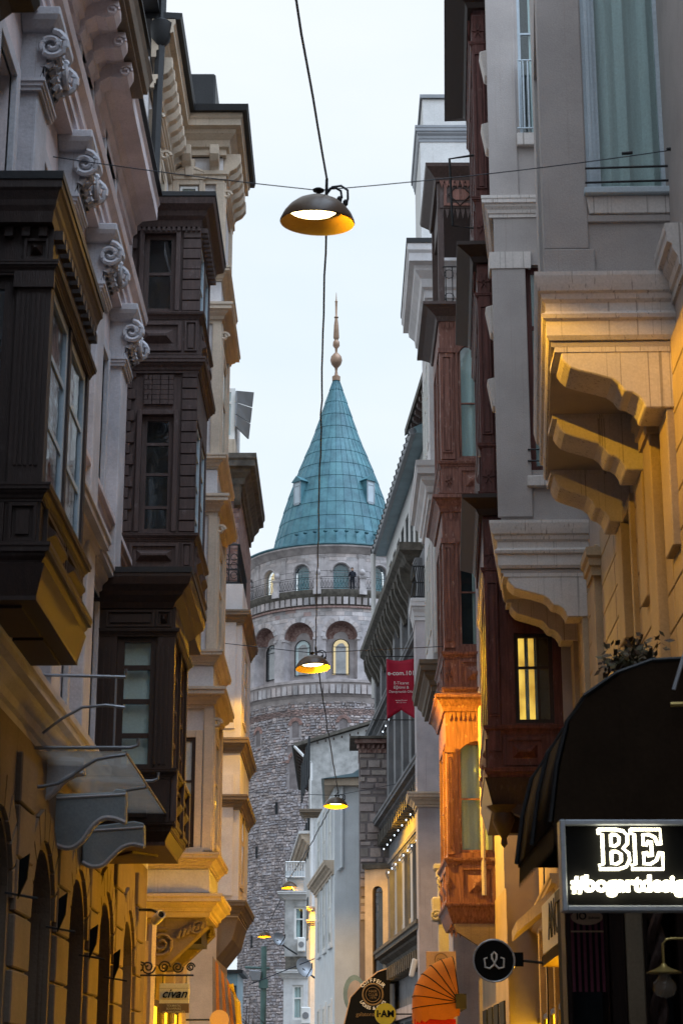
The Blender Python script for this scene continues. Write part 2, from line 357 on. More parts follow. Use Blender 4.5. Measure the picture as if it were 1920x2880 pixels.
def raised_panel(parent, fr, s0, s1, z0, z1, d, m, name='panel', pyramid=True):
    mb = MB(fr); w = min(s1 - s0, z1 - z0) * .12
    mb.box(s0, s0 + w, d - .01, d + .03, z0, z1); mb.box(s1 - w, s1, d - .01, d + .03, z0, z1)
    mb.box(s0 + w, s1 - w, d - .01, d + .027, z0, z0 + w); mb.box(s0 + w, s1 - w, d - .01, d + .027, z1 - w, z1)
    a, b, c, e = s0 + 2.2 * w, s1 - 2.2 * w, z0 + 2.2 * w, z1 - 2.2 * w
    if pyramid:
        h = min(b - a, e - c) * .42
        i = mb.pts([(a, d, c), (b, d, c), (b, d, e), (a, d, e), (a + h, d + .07, c + h), (b - h, d + .07, c + h), (b - h, d + .07, e - h), (a + h, d + .07, e - h)])
        for q in ((0,1,5,4),(1,2,6,5),(2,3,7,6),(3,0,4,7),(4,5,6,7)): mb.f.append(tuple(i + k for k in q))
    else: mb.box(a, b, d - .01, d + .02, c, e)
    return mb.build(name, m, parent)
def text(body, size, M, m, parent=None, name='lettering', shear=0, ext=.004, align='CENTER', bold=0, space=1.0, label=None):
    c = bpy.data.curves.new(name, 'FONT'); c.body = body; c.size = size; c.shear = shear; c.extrude = ext; c.offset = bold
    c.align_x = align; c.align_y = 'CENTER'; c.space_character = space; c.resolution_u = 3
    t = bpy.data.objects.new('t', c); scene.collection.objects.link(t)
    me = bpy.data.meshes.new_from_object(t.evaluated_get(bpy.context.evaluated_depsgraph_get()))
    bpy.data.objects.remove(t); me.name = name
    base = Vector(parent['_b']) if parent is not None and '_b' in parent else Vector((0, 0, 0))
    me.transform(Matrix.Translation(-base) @ M); me.materials.clear(); me.materials.append(m)
    o = bpy.data.objects.new(name, me); scene.collection.objects.link(o)
    if parent is not None: o.parent = parent
    if label: o['label'] = label
    return o
def face_cam(x, y, z, yaw=0):                       # text plane standing upright, facing the camera (-y)
    return Matrix.Translation((x, y, z)) @ Matrix.Rotation(yaw, 4, 'Z') @ Matrix.Rotation(R(90), 4, 'X')
def spiral(fr, cs, cz, r0, r1, turns, d, a0=0, sgn=1, n=26):
    return [fr(cs + (r0 + (r1 - r0) * k / n) * math.cos(a0 + sgn * turns * 6.2832 * k / n), d, cz + (r0 + (r1 - r0) * k / n) * math.sin(a0 + sgn * turns * 6.2832 * k / n)) for k in range(n + 1)]

# ================================================================== ground
mb = MB(); mb.face((-600, -300, 0), (600, -300, 0), (600, 900, 0), (-600, 900, 0))
g = mb.build('ground', asphalt); g['kind'] = 'structure'

# ================================================================== round stone tower
TX, TY = -.45, 150.0
def cyl(R0):                                       # s = arc length on a drum of radius R0, 0 faces the camera
    def f(s, d, z):
        a = s / R0; r = R0 + d; return (TX + r * math.sin(a), TY - r * math.cos(a), z)
    return f
tower = thing('stone_tower', 'round medieval stone tower with teal conical roof at the end of the street', 'tower', (TX, TY, 0))
def ring(prof, name, m, parent, n=96, tint=None, half=True):
    mb = MB(); mb.lathe(prof, (TX, TY), n, a0=R(-200) if half else 0, a1=R(20) if half else 6.283185)
    if tint: mb.tinted(tint)
    return mb.build(name, m, parent, smooth=True)
rt = lambda v=.16: (lambda k, w: (k * (1 + w), k, k * (1 - w * .6)))(random.uniform(1 - v, 1 + v), random.uniform(-.03, .06))
# shaft core and rubble
core = ring([(7.62, 0), (7.6, 30)], 'shaft_core', mortar, tower, half=False)
WIN = [(R(-53), 27.5, .3), (R(-24), 27.8, .3), (R(4.6), 27.9, .3), (R(30), 27.9, .3), (R(-23), 24.6, .62)]
SLIT = [(R(-36.5), 21.8), (R(-53), 18.6), (R(-57), 11.9), (R(-22), 15.2)]
cy = cyl(7.62); mbs = MB(cy); brk = MB(cy); big = []
z = 5.0
def blocked(s, zc, m=.0):
    for a, zw, hw in WIN:
        if abs(s - a * 7.62) < hw + .2 and zw - hw * 2.4 - .1 < zc < zw + hw * 2.9 + .05: return True
    for a, zw in SLIT:
        if abs(s - a * 7.62) < .18 and abs(zc - zw) < .55: return True
    return False
while z < 29.9:
    brickrow = 28.55 < z < 29.2
    h = .12 if brickrow else random.uniform(.16, .26); s = -R(112) * 7.62
    while s < R(112) * 7.62:
        wd = random.uniform(.25, .4) if brickrow else random.choice((.16, .2, .26, .34, .42)) * random.uniform(.9, 1.2)
        j = 0 if brickrow else random.uniform(-.05, .05)
        if not blocked(s + wd / 2, z + h / 2):
            if brickrow or (random.random() < .05 and z > 24):
                k = random.uniform(.8, 1.1); t = (k * .98, k * .78, k * .72)
            else:
                k = random.choice((.72, .82, .88, .95, 1.0, 1.05, 1.12, 1.25)) * random.uniform(.9, 1.1); wv = random.uniform(-.05, .07); t = (k * (1 + wv), k, k * (1.03 - wv))
            i0 = len(mbs.v)
            mbs.stone(s + .012, s + wd - .012, z + j * .4 + .012, z + h - .012 + j, -.05, random.uniform(.015, .075), t, inset=.035)
            for q in range(i0, len(mbs.v)):        # uneven corners
                x, y, zz = mbs.v[q]; mbs.v[q] = (x + random.uniform(-.035, .035), y, zz + random.uniform(-.04, .04))
        s += wd
    z += h
mbs.build('rubble_stones', rubble, tower, kind='stuff')
# small arched windows of the shaft, with brick hoods
def arch_win(par, fr, sc, hw, zb, zs, d, fm, gm, inside, n=10, name='window', fw=.07, mull=True, back=.35):
    arc = [(sc - hw * math.cos(math.pi * k / n), zs + hw * math.sin(math.pi * k / n)) for k in range(n + 1)]
    ring_ = [(sc - hw, zb)] + arc + [(sc + hw, zb)]
    inn = [(sc + (x - sc) * (1 - fw / hw), (zb + fw) if i in (0, len(ring_) - 1) else zs + (zz - zs) * (1 - fw / hw)) for i, (x, zz) in enumerate(ring_)]
    mb = MB(fr)
    for (p, q, a, b) in zip(ring_, ring_[1:] + ring_[:1], inn, inn[1:] + inn[:1]):
        mb.face((p[0], d, p[1]), (q[0], d, q[1]), (b[0], d, b[1]), (a[0], d, a[1]))
        mb.face((a[0], d, a[1]), (b[0], d, b[1]), (b[0], d - .06, b[1]), (a[0], d - .06, a[1]))
    if mull: mb.box(sc - hw, sc + hw, d - .05, d - .004, zs - fw * .3, zs + fw * .3)
    o = mb.build(name, fm, par)
    MB(fr).face(*[(x, d - .04, zz) for x, zz in inn]).build('pane', gm, o)
    MB(fr).face(*[(x, d - back, zz) for x, zz in ring_]).build('dark_interior' if inside is room else 'lit_interior', inside, o)
    return o
for a, zw, hw in WIN:
    sc = a * 7.62; zb = zw - hw * 2.3; zs = zw + hw * .9
    MB(cy).arches(sc - hw - .25, sc + hw + .25, zb - .15, zs + hw + .2, [(sc, hw, zb, zs)], .0, .3, n=10).tinted((.8, .8, .82)).build('window_reveal', rubble, tower)
    arch_win(tower, cy, sc, hw, zb, zs, -.18, bluegrey, glass_far, room, fw=.06, mull=False)
    n = 14
    for k in range(n):                               # brick voussoirs one by one
        a0 = math.pi * k / n + .03; a1 = math.pi * (k + 1) / n - .03; r0, r1 = hw + .03, hw + .3; t = random.uniform(.7, 1.05)
        mb = MB(cy); q = [(sc - r * math.cos(b), zs + r * math.sin(b)) for r, b in ((r0, a0), (r1, a0), (r1, a1), (r0, a1))]
        mb.prism(q, -.02, .07); mb.tinted((t, t * .68, t * .6)); mb.build('brick', rubble, tower)
for a, zw in SLIT: MB(cy).box(a * 7.62 - .11, a * 7.62 + .11, -.02, .03, zw - .45, zw + .45).build('slit_window', room, tower)
# lower ledge, arcade storey
ring([(7.6, 29.7), (7.72, 29.95), (7.72, 30.15), (7.85, 30.3), (8.0, 30.8), (8.12, 31.2), (8.2, 31.25), (8.2, 31.45), (7.0, 31.55)], 'ledge', ashlar, tower, tint=(.92, .88, .86))
for k in range(64):
    a = R(-110) + R(220) * k / 63; mb = MB(cyl(8.05)); t = rt(.2)
    mb.stone(a * 8.05 - .2, a * 8.05 + .2, 30.35, 31.1, -.12, .05 + random.uniform(0, .03), t); mb.build('stone', ashlar, tower)
ca = cyl(7.7); ST = R(25.7143); OFF = R(3.4)
AR = [((OFF + ST * k) * 7.7, 1.25, 31.6, 34.95) for k in range(-4, 4)]
mb = MB(ca).arches(-R(118) * 7.7, R(112) * 7.7, 31.5, 37.5, AR, 0, .95, n=16, ds=.4); mb.tinted((.95, .95, .97)); mb.build('arcade_wall', ashlar, tower)
ring([(6.78, 31.5), (6.78, 37.4)], 'recess_wall', ashlar, tower, tint=(.86, .84, .84))
cr = cyl(6.78)
for k in range(-4, 4):
    sc = (OFF + ST * k) * 7.7; s2 = (OFF + ST * k) * 6.78
    mb = MB(ca)                                    # brick vault in the head of each arch
    n = 16
    for j in range(n):
        a0 = math.pi * j / n; a1 = math.pi * (j + 1) / n
        for dd in range(3):
            d0, d1 = -.03 - .3 * dd, -.03 - .3 * (dd + 1)
            r = 1.235
            mb.face(*[(sc - r * math.cos(b), d, 34.95 + r * math.sin(b)) for b, d in ((a0, d0), (a1, d0), (a1, d1), (a0, d1))])
    mb.face(*([(sc - 1.235 * math.cos(math.pi * j / n), -.86, 34.95 + 1.235 * math.sin(math.pi * j / n)) for j in range(n + 1)]))
    mb.build('brick_vault', brick, tower)
    arch_win(tower, cr, s2, .66, 32.1, 34.3, .12, iron, glass_far, lit_pale if k in (0, 1) else (blind_m if k == -1 else room), fw=.07, back=.1)
    mb = MB(ca)
    for x in (-1, 1):                               # imposts
        c0 = sc + x * 1.25; mb.box(c0 - .22 if x < 0 else c0 - .05, c0 + .05 if x < 0 else c0 + .22, -.9, .1, 34.75, 34.95)
    mb.tinted(); mb.build('impost', ashlar, tower)
    for j in range(11):                             # archivolt stones one by one
        a0 = math.pi * j / 11 + .015; a1 = math.pi * (j + 1) / 11 - .015
        q = [(sc - r * math.cos(b), 34.95 + r * math.sin(b)) for r, b in ((1.27, a0), (1.62, a0), (1.62, a1), (1.27, a1))]
        mb = MB(ca); mb.prism(q, -.02, .05); t = rt(.18); mb.tinted(t); mb.build('stone', ashlar, tower)
# ashlar facing, piece by piece
cnt = 0; rest = MB(ca); zr = 31.6
while zr < 37.2:
    h = random.uniform(.3, .42); s = -R(100) * 7.7 + random.uniform(0, .5)
    while s < R(75) * 7.7:
        wd = random.uniform(.45, .95); sc = s + wd / 2; zc = zr + h / 2
        hit = any(abs(sc - a[0]) < a[1] + .34 + wd / 2 and zc < 34.95 for a in AR) or any(math.hypot(max(0, abs(sc - a[0]) - wd * .3), zc - 34.95) < 1.66 + h * .5 for a in AR if zc >= 34.9)
        if not hit and zr + h < 37.4:
            t = rt(.3)
            if random.random() < .1: t = (t[0] * .9, t[1] * .7, t[2] * .66)
            m_ = MB(ca) if cnt < 120 else rest
            m_.stone(s + .008, s + wd - .008, zr + .008, zr + h - .008, -.02, random.uniform(.012, .035), t, inset=.012)
            if m_ is not rest: m_.build('stone', ashlar, tower)
            cnt += 1
        s += wd
    zr += h
if rest.v: rest.build('ashlar_stones', ashlar, tower, kind='stuff')
ring([(7.7, 37.25), (7.86, 37.25), (7.86, 37.4), (7.7, 37.4)], 'brick_band', brick, tower)
ring([(7.68, 37.4), (7.74, 37.5), (7.78, 37.9), (7.95, 38.2), (8.05, 38.45), (8.05, 38.7), (7.0, 38.75)], 'balcony_corbel', mossy, tower)
for k in range(58):
    a = R(-108) + R(216) * k / 57; mb = MB(cyl(7.9)); t = rt(.22); t = tuple(x * .9 for x in t)
    mb.stone(a * 7.9 - .2, a * 7.9 + .2, 37.5, 38.12, -.25, .0 + random.uniform(.0, .05), t); mb.build('stone', ashlar, tower)
# gallery drum
cg = cyl(7.2); GW = [((OFF + ST * k) * 7.2, .66, 38.8, 40.35) for k in range(-4, 4)]
mb = MB(cg).arches(-R(118) * 7.2, R(112) * 7.2, 38.7, 42.1, GW, 0, .45, n=12, ds=.4); mb.tinted((.98, .97, .97)); mb.build('gallery_wall', ashlar, tower)
for k, a in enumerate(GW):
    arch_win(tower, cg, a[0], .66, 38.8, 40.35, -.28, bluegrey, glass_far, lit_pale if k in (2,) else tealblind, fw=.06)
    mb = MB(cg); mb.tube([(a[0] - .75 * math.cos(math.pi * j / 12), .02, 40.35 + .75 * math.sin(math.pi * j / 12)) for j in range(13)], .07); mb.tinted(); mb.build('arch_moulding', ashlar, tower)
    sp = a[0] + ST * 3.6
    mb = MB(cg); mb.box(sp - .22, sp + .22, -.02, .07, 38.75, 41.6); mb.sweep([(sp - .3, .05), (sp + .3, .05)], step(41.5, 41.75, .12)); mb.tinted(); mb.build('pilaster', ashlar, tower)
cnt = 0; zr = 38.8
while zr < 41.9:
    h = random.uniform(.26, .34); s = -R(95) * 7.2
    while s < R(62) * 7.2:
        wd = random.uniform(.5, .95); sc = s + wd / 2; zc = zr + h / 2
        hit = any(abs(sc - a[0]) < .78 + wd * .5 and zc < 40.4 for a in GW) or any(math.hypot(max(0, abs(sc - a[0]) - wd * .3), zc - 40.35) < .98 for a in GW if zc >= 40.3) or any(abs(sc - a[0] - ST * 3.6) < .24 + wd / 2 for a in GW)
        if not hit:
            MB(cg).stone(s + .006, s + wd - .006, zr + .006, zr + h - .006, -.02, random.uniform(.01, .035), rt(.2), inset=.012).build('stone', ashlar, tower)
        s += wd
    zr += h
ring([(7.2, 41.8), (7.35, 41.9), (7.45, 42.1), (7.72, 42.3), (7.72, 42.5)], 'eaves_moulding', ashlar, tower, tint=(.95, .93, .92))
ring([(7.72, 42.42), (7.82, 42.5), (7.8, 42.6), (5.35, 43.3)], 'roof_skirt', copper, tower, tint=(.75, .75, .75))
# balcony railing
rl = MB(cyl(7.9)); Rr = 7.9
for zz, q in ((39.75, .022), (38.85, .02), (39.6, .012)):
    rl.tube([(R(-115 + 3 * k) * Rr, 0, zz) for k in range(77)], q, n=5)
for k in range(-64, 60):
    s = R(k * 1.75) * Rr; w_ = R(.875) * Rr
    rl.tube([(s - w_ * .9, 0, 38.85), (s - w_ * .25, 0, 39.05), (s - w_ * .2, 0, 39.2), (s - w_ * .9, 0, 39.45), (s - w_ * .5, 0, 39.6)], .016, n=3)
    rl.tube([(s - w_ * .9, 0, 39.45), (s - w_ * 1.7, 0, 39.2), (s - w_ * 1.6, 0, 39.02), (s - w_ * .9, 0, 38.85)], .016, n=3)
rl.build('railing', iron, tower)
rl = MB(cyl(7.85))
rl.tube([(R(-115 + 3 * k) * 7.85, 0, 40.25) for k in range(77)], .014, n=4)
for k in range(-22, 20): rl.tube([(R(k * 5) * 7.85, 0, 39.75), (R(k * 5) * 7.85 + .05, .05, 40.0), (R(k * 5) * 7.85, 0, 40.25)], .012, n=3)
rl.build('safety_rail', iron, tower)
for k in range(-4, 5):
    a = R(-10.4) + ST * k; s = a * 7.9; fr_ = cyl(7.9)
    mb = MB(fr_); mb.box(s - .3, s + .3, -.25, .28, 38.3, 38.75); mb.box(s - .24, s + .24, -.2, .22, 38.75, 39.7); mb.sweep([(s - .26, -.2), (s - .26, .24), (s + .26, .24), (s + .26, -.2)], step(39.6, 39.78, .07), side=1)
    mb.tinted(); p = mb.build('pedestal', ashlar, tower)
    c = fr_(s, .02, 0); mb = MB(); mb.lathe([(.0, 39.75), (.12, 39.78), (.1, 39.86), (.2, 39.95), (.25, 40.1), (.2, 40.28), (.08, 40.38), (0, 40.4)], c[:2], 12); mb.tinted(); mb.build('ball', ashlar, p, smooth=True)
# copper cone, sheet by sheet
cone_core = ring([(5.3, 43.2), (.0, 60.0)], 'roof_core', copper, tower, tint=(.45, .45, .45), half=False)
rows = 13
def rad(zz): t = (zz - 43.25) / 16.7; return 5.36 * (1 - t) + .28 * math.sin(math.pi * min(1, t * 1.6)) * (1 if t < .625 else 0)
zs = [43.25 + 16.3 * (k / rows) ** .98 for k in range(rows + 1)]
for k in range(rows):
    z0, z1 = zs[k], zs[k + 1]; n = 40 if k < 8 else 24 if k < 11 else 14
    for j in range(n):
        a0 = -math.pi + 6.28318 * j / n; a1 = a0 + 6.28318 / n; am = (a0 + a1) / 2
        if abs(am) > R(100): continue
        mb = MB(); t = random.choice((.9, .95, .97, 1, 1.03, 1.07)) * random.uniform(.96, 1.04); e = .012
        for m_ in range(2):
            b0 = a0 + (a1 - a0) * m_ / 2; b1 = a0 + (a1 - a0) * (m_ + 1) / 2
            def pt(b, zz, o): r = rad(zz) + o; return (TX + r * math.sin(b), TY - r * math.cos(b), zz)
            mb.face(pt(b0, z0 - .03, .055), pt(b1, z0 - .03, .055), pt(b1, z1, .02), pt(b0, z1, .02)); mb.face(pt(b0, z0 - .03, .055), pt(b1, z0 - .03, .055), pt(b1, z0 - .03, 0), pt(b0, z0 - .03, 0))
        def pt(b, zz, o): r = rad(zz) + o; return (TX + r * math.sin(b), TY - r * math.cos(b), zz)
        db = .03 / rad(z0)
        mb.face(pt(a0 - db * .5, z0 - .03, .06), pt(a0, z0 - .03, .1), pt(a0, z1, .06), pt(a0 - db * .5, z1, .02)); mb.face(pt(a0, z0 - .03, .1), pt(a0 + db * .5, z0 - .03, .06), pt(a0 + db * .5, z1, .02), pt(a0, z1, .06))
        mb.tinted((t, t * random.uniform(.97, 1.03), t)); mb.build('copper_sheet', copper, tower)
for a in (R(-46), R(40), R(-130), R(130)):         # dormers
    r = rad(48.3); M_ = Matrix.Translation((TX, TY, 0)) @ Matrix.Rotation(a, 4, 'Z')
    f_ = lambda s, d, z: tuple(M_ @ Vector((s, -(r + d), z)))
    mb = MB(f_); mb.box(-.42, .42, -1.2, .42, 47.2, 49.2); mb.prism([(-.6, 49.15), (0, 49.62), (.6, 49.15), (.5, 49.1), (-.5, 49.1)], -1.3, .55); mb.tinted(); dm = mb.build('dormer', copper, tower)
    mb = MB(f_); mb.box(-.42, -.3, .42, .46, 47.2, 49.2); mb.box(.3, .42, .42, .46, 47.2, 49.2); mb.box(-.3, .3, .42, .455, 47.1, 47.3); mb.box(-.3, .3, .42, .455, 49.0, 49.2); mb.box(-.3, .3, .42, .45, 48.7, 48.76); mb.build('dormer_frame', bluegrey, dm)
    MB(f_).box(-.3, .3, .425, .432, 47.3, 49.0).build('pane', paleframe, dm)
for k in range(-4, 5):
    a = R(9.5 * k); c = (TX + 5.2 * math.sin(a), TY - 5.2 * math.cos(a)); 
    mb = MB(); mb.lathe([(0, 44.35), (.16, 44.25), (.18, 44.15), (0, 44.05)], (c[0] , c[1] - .35), 8); mb.tinted((.5, .6, .6)); mb.build('vent', copper, tower)
fin = MB(); fin.lathe([(.34, 59.2), (.36, 59.6), (.16, 59.75), (.1, 60.1), (.14, 60.4), (.22, 60.5), (.42, 60.75), (.52, 61.1), (.45, 61.45), (.2, 61.75), (.1, 61.85), (.12, 62.2), (.3, 62.45), (.28, 62.8), (.16, 63.0), (.26, 63.2), (.2, 64.4), (.12, 65.0), (.2, 65.1), (.09, 65.25), (.1, 66.5), (.13, 66.6), (.06, 66.7), (.02, 67.4), (0, 67.5)], (TX, TY), 18)
fin.build('finial', bronze, tower, smooth=True)
# person on the gallery
pc = cyl(7.55); ang = R(10.0); px = [pc(ang * 7.55, 0, 0)][0]
pa = thing('person', 'person in dark coat standing on the tower gallery, hands raised to face', 'person', (px[0], px[1], 38.76))
def skinned(name, verts, edges, radii, m, parent, sub=2):
    me = bpy.data.meshes.new(name); me.from_pydata(verts, edges, []); o = bpy.data.objects.new(name, me); scene.collection.objects.link(o); o.parent = parent
    sk = o.modifiers.new('s', 'SKIN'); 
    for i, r in enumerate(radii): me.skin_vertices[0].data[i].radius = (r, r)
    me.skin_vertices[0].data[0].use_root = True
    ss = o.modifiers.new('u', 'SUBSURF'); ss.levels = sub; ss.render_levels = sub; me.materials.append(m)
    return o
V = [(0, 0, .95), (0, 0, 1.2), (0, -.01, 1.42), (0, 0, 1.52), (-.02, -.02, 1.66), (-.02, -.02, 1.76),
     (-.1, 0, .9), (-.11, .02, .5), (-.11, .03, .08), (-.13, -.1, .04), (.1, 0, .9), (.11, .0, .5), (.12, .05, .08), (.1, -.08, .04),
     (-.2, 0, 1.4), (-.27, -.06, 1.12), (-.16, -.28, 1.28), (-.11, -.33, 1.38), (.2, 0, 1.4), (.26, -.05, 1.12), (.1, -.24, 1.08), (.02, -.28, 1.1)]
E = [(0,1),(1,2),(2,3),(3,4),(4,5),(0,6),(6,7),(7,8),(8,9),(0,10),(10,11),(11,12),(12,13),(2,14),(14,15),(15,16),(16,17),(2,18),(18,19),(19,20),(20,21)]
skinned('body', V, E, [.17,.16,.15,.06,.105,.08,.11,.085,.06,.05,.11,.085,.06,.05,.085,.06,.045,.04,.085,.06,.045,.04], cloth_dark, pa)
mb = MB(); c = (px[0] - .02, px[1] - .03, 38.76)
mb.lathe([(0, 1.54), (.07, 1.56), (.1, 1.64), (.1, 1.72), (0, 1.73)], (-.02 + px[0], px[1] - .035), 10); mb.v = [(x, y, z + 38.76) for x, y, z in mb.v]
mb.build('face', skin, pa, smooth=True)
mb = MB(); mb.lathe([(0, 1.84), (.08, 1.82), (.115, 1.75), (.11, 1.68), (.06, 1.66)], (-.01 + px[0], px[1] + .0), 10); mb.v = [(x, y, z + 38.76) for x, y, z in mb.v]
mb.build('hair', blackp, pa, smooth=True)

# ================================================================== helpers for plain house volumes
def poly_block(parent, name, plan, z0, z1, m, zs=None, bevel=0):   # upright block over a plan polygon
    mb = MB(); mb.prism(plan, z0, z1, 'sd'); return mb.build(name, m, parent, bevel=bevel)
def rubble_wall(parent, fr, s0, s1, z0, z1, d, m, hmin=.2, hmax=.36, wmin=.28, wmax=.7, skip=lambda s, z: False, each=True):
    z = z0; rest = MB(fr); k = 0
    while z < z1 - .05:
        h = min(random.uniform(hmin, hmax), z1 - z); s = s0
        while s < s1 - .05:
            wd = min(random.uniform(wmin, wmax), s1 - s)
            if not skip(s + wd / 2, z + h / 2):
                q = random.uniform(.7, 1.35); t = (q * random.uniform(.98, 1.08), q, q * random.uniform(.94, 1.02))
                mb = MB(fr); e = lambda: random.uniform(0, .035)
                mb.stone(s + e(), s + wd - e(), z + e(), z + h - e(), d - .04, d + random.uniform(.01, .05), t, inset=.025)
                mb.build('stone', m, parent)
            s += wd
        z += h

# ------------------------------------------------------------------ old stained white house with bay windows, left of the pale blue one
def plan_strip(p0, p1, depth): return [p0, p1, (p1[0] + depth, p1[1]), (p0[0] + depth, p0[1])]
h1 = thing('gabled_house', 'grey plastered gable house with brown eaves directly before the tower', 'house', (3, 92, 0))
YG = 92.0
gx0, gx1 = xY(868, 2150, YG), xY(1075, 2150, YG)
zl, zr = zY(2072, YG), zY(2022, YG)
mb = MB(); mb.prism([(gx0, 0), (gx1, 0), (gx1, zr - .15), (gx0, zl - .35)], YG, YG + 14); mb.build('wall', greyplaster, h1)
mb = MB(); mb.prism([(gx0 - .75, zl - .55), (gx1 + .2, zr - .02), (gx1 + .2, zr + .12), (gx0 - .75, zl - .38)], YG - .25, YG + 14.2); rf = mb.build('roof', mossy, h1)
for k in range(9): MB(near(YG - .28)).box(gx0 + .4 * k, gx0 + .4 * k + .08, -.02, .06, zl - .5 + (zr - zl) * k / 9 * .95, zl - .38 + (zr - zl) * k / 9 * .95).build('roof_batten', dwood, rf)
for k in range(12):
    y = YG + .4 + k * 1.05; MB(WORLD).prism([(gx0 - .68, zl - .58), (gx0, zl - .58), (gx0, zl - 1.0), (gx0 - .2, zl - .95)], y, y + .16).build('eaves_bracket', dwood2, h1)
MB(left(gx0)).holes(YG, YG + 14, 8, zl - .4, [], .03, .1).build('side_wall', brick, h1)
MB().tube([(gx0 - .72, YG - .2, zl - .5), (gx0 - .3, YG - .2, zl - .95), (gx0 + .12, YG - .12, zl - 1.35), (gx0 + .15, YG - .12, zl - 5)], .075).build('downpipe', white, h1, smooth=True)
MB().tube([(gx0 - .8, YG - .2, zl - .5), (gx0 - .8, YG + 14, zl - .5)], .06).build('gutter', iron, h1)

h2 = thing('stained_white_house', 'tall stained white plaster house with stacked bay windows and small roof balcony', 'house', (0, 80, 0))
YB = 80.0
# body: camera-facing end wall u 870..950, street wall runs back to the left
bx0, bx1 = xY(873, 2500, YB), xY(990, 2500, YB)
ztop = zY(2330, YB)
mb = MB(); mb.prism([(bx0, YB), (bx1, YB), (bx1 - .3, YB + 12), (bx0 - .75, YB + 12)], 0, ztop, 'sd'); mb.build('wall', bluewhite, h2)
ch = [(xY(868, 2240, YB), zY(2600, YB)), (xY(908, 2240, YB), zY(2600, YB)), (xY(908, 2240, YB), zY(2170, YB)), (xY(874, 2240, YB), zY(2180, YB))]
mb = MB(); mb.prism(ch, YB + 1.5, YB + 2.6); mb.build('stair_tower', greyplaster, h2)
mb = MB(near(YB)); a0, a1 = xY(858, 2285, YB), xY(912, 2285, YB); mb.sweep([(a0, -1), (a0, .15), (a1, .15), (a1, -1)], cyma(zY(2302, YB), zY(2278, YB), .25), side=1); mb.build('cornice', brownstone, h2)
# sloping eaves of the street side
FB = Fr((bx0, YB), (-.0625, 1), (-1, 0))
mb = MB(FB); mb.sweep([(.2, 0), (11.5, 0)], cyma(ztop - .75, ztop - .2, .42), side=1); mb.build('eaves', cream, h2)
MB(FB).box(.1, 11.6, -.3, .5, ztop - .2, ztop - .08).build('roof_edge', white, h2)
MB(near(YB)).tube([(xY(876, 2300, YB), .12, zY(2295, YB)), (xY(876, 2420, YB), .12, zY(2440, YB)), (xY(878, 2560, YB), .12, zY(2560, YB))], .07).build('downpipe', white, h2, smooth=True)
for va, vb in ((2550, 2562), (2588, 2600)):
    mb = MB(near(YB)); mb.sweep([(bx0, -1), (bx0, 0), (xY(912, vb, YB), 0)], step(zY(vb, YB), zY(va, YB), .22), side=1); mb.build('string_course', cream, h2)
for k, (va, vb) in enumerate(((2405, 2470), (2620, 2690))):
    s0, s1, z0, z1 = rect(YB, 893, 905, va, vb); MB(near(YB)).box(s0, s1, -.05, .02, z0, z1).build('vent_slot', mossy, h2)
# projecting bay, two storeys of windows
BY = 78.0
def bay_level(u0, u1, v0, v1, wu0, wu1, wv0, wv1, m, ins):
    s0, s1, z0, z1 = rect(BY, u0, u1, v0, v1); mb = MB(near(BY)); ws = rect(BY, wu0, wu1, wv0, wv1)
    mb.holes(s0, s1, z0, z1, [ws], 0, .18); mb.build('bay_wall', m, h2)
    MB(left(s0)).box(BY, BY + 2.4, 0, .01, z0, z1).build('bay_side', m, h2)
    window(h2, near(BY), *ws[:2], ws[2], ws[3], -.06, whitep, rails=(.62,), bars=(.5,) if ws[1] - ws[0] > .9 else (), fw=.09, inside=ins)
    return s0, s1
s0, s1 = bay_level(800, 862, 2508, 2690, 827, 857, 2550, 2642, greyplaster, 'half')
mb = MB(near(BY)); mb.sweep([(s0, -2), (s0, 0), (s1, 0)], cyma(zY(2530, BY), zY(2508, BY), .3), side=1); mb.build('bay_cornice', bluewhite, h2)
MB(near(BY)).box(s0 + .05, s1, -.3, .02, zY(2740, BY), zY(2690, BY)).build('bay_apron', mossy, h2)
s0, s1 = bay_level(796, 866, 2735, 2880, 822, 852, 2770, 2868, bluewhite, 'curtain')
mb = MB(near(BY)); mb.sweep([(s0, -2), (s0, 0), (s1, 0)], cyma(zY(2752, BY), zY(2728, BY), .3), side=1); mb.build('bay_cornice', bluewhite, h2)
MB(near(BY)).box(s0, s1, -2, 0, 0, zY(2880, BY)).build('bay_wall', bluewhite, h2)
s0, s1, z0, z1 = rect(BY, 806, 855, 2470, 2508); mb = MB(near(BY)); mb.prism([(s0 + .35, z0), (s1, z0), (s1, z1), (s0, z1)], -1.6, .05); mb.build('balcony_base', greyplaster, h2)
mb = MB(near(BY)); ba, bb, bc, bd = rect(BY, 803, 858, 2425, 2470)
for k in range(13): x = ba + (bb - ba) * k / 12; mb.tube([(x, .1, bc), (x, .1, bd)], .018, 4)
mb.tube([(ba, .1, bd), (bb, .1, bd)], .03, 4); mb.tube([(ba, .1, bc + .05), (bb, .1, bc + .05)], .03, 4); mb.tube([(ba, .1, bd), (ba, -1.6, bd)], .03, 4)
for k in range(8): mb.tube([(ba, .1 - .2 * k, bc), (ba, .1 - .2 * k, bd)], .018, 4)
mb.build('balcony_railing', white, h2)
MB(near(BY)).box(ba, bb, -.02, .0, bc, bd - .35).build('balcony_panel', paleframe, h2)
for k in range(4):
    for zc in (7.5, 11, 14.5):
        s = 2.0 + k * 2.4; MB(FB).box(s, s + 1, -.05, .02, zc, zc + 1.8).build('window', room, h2)
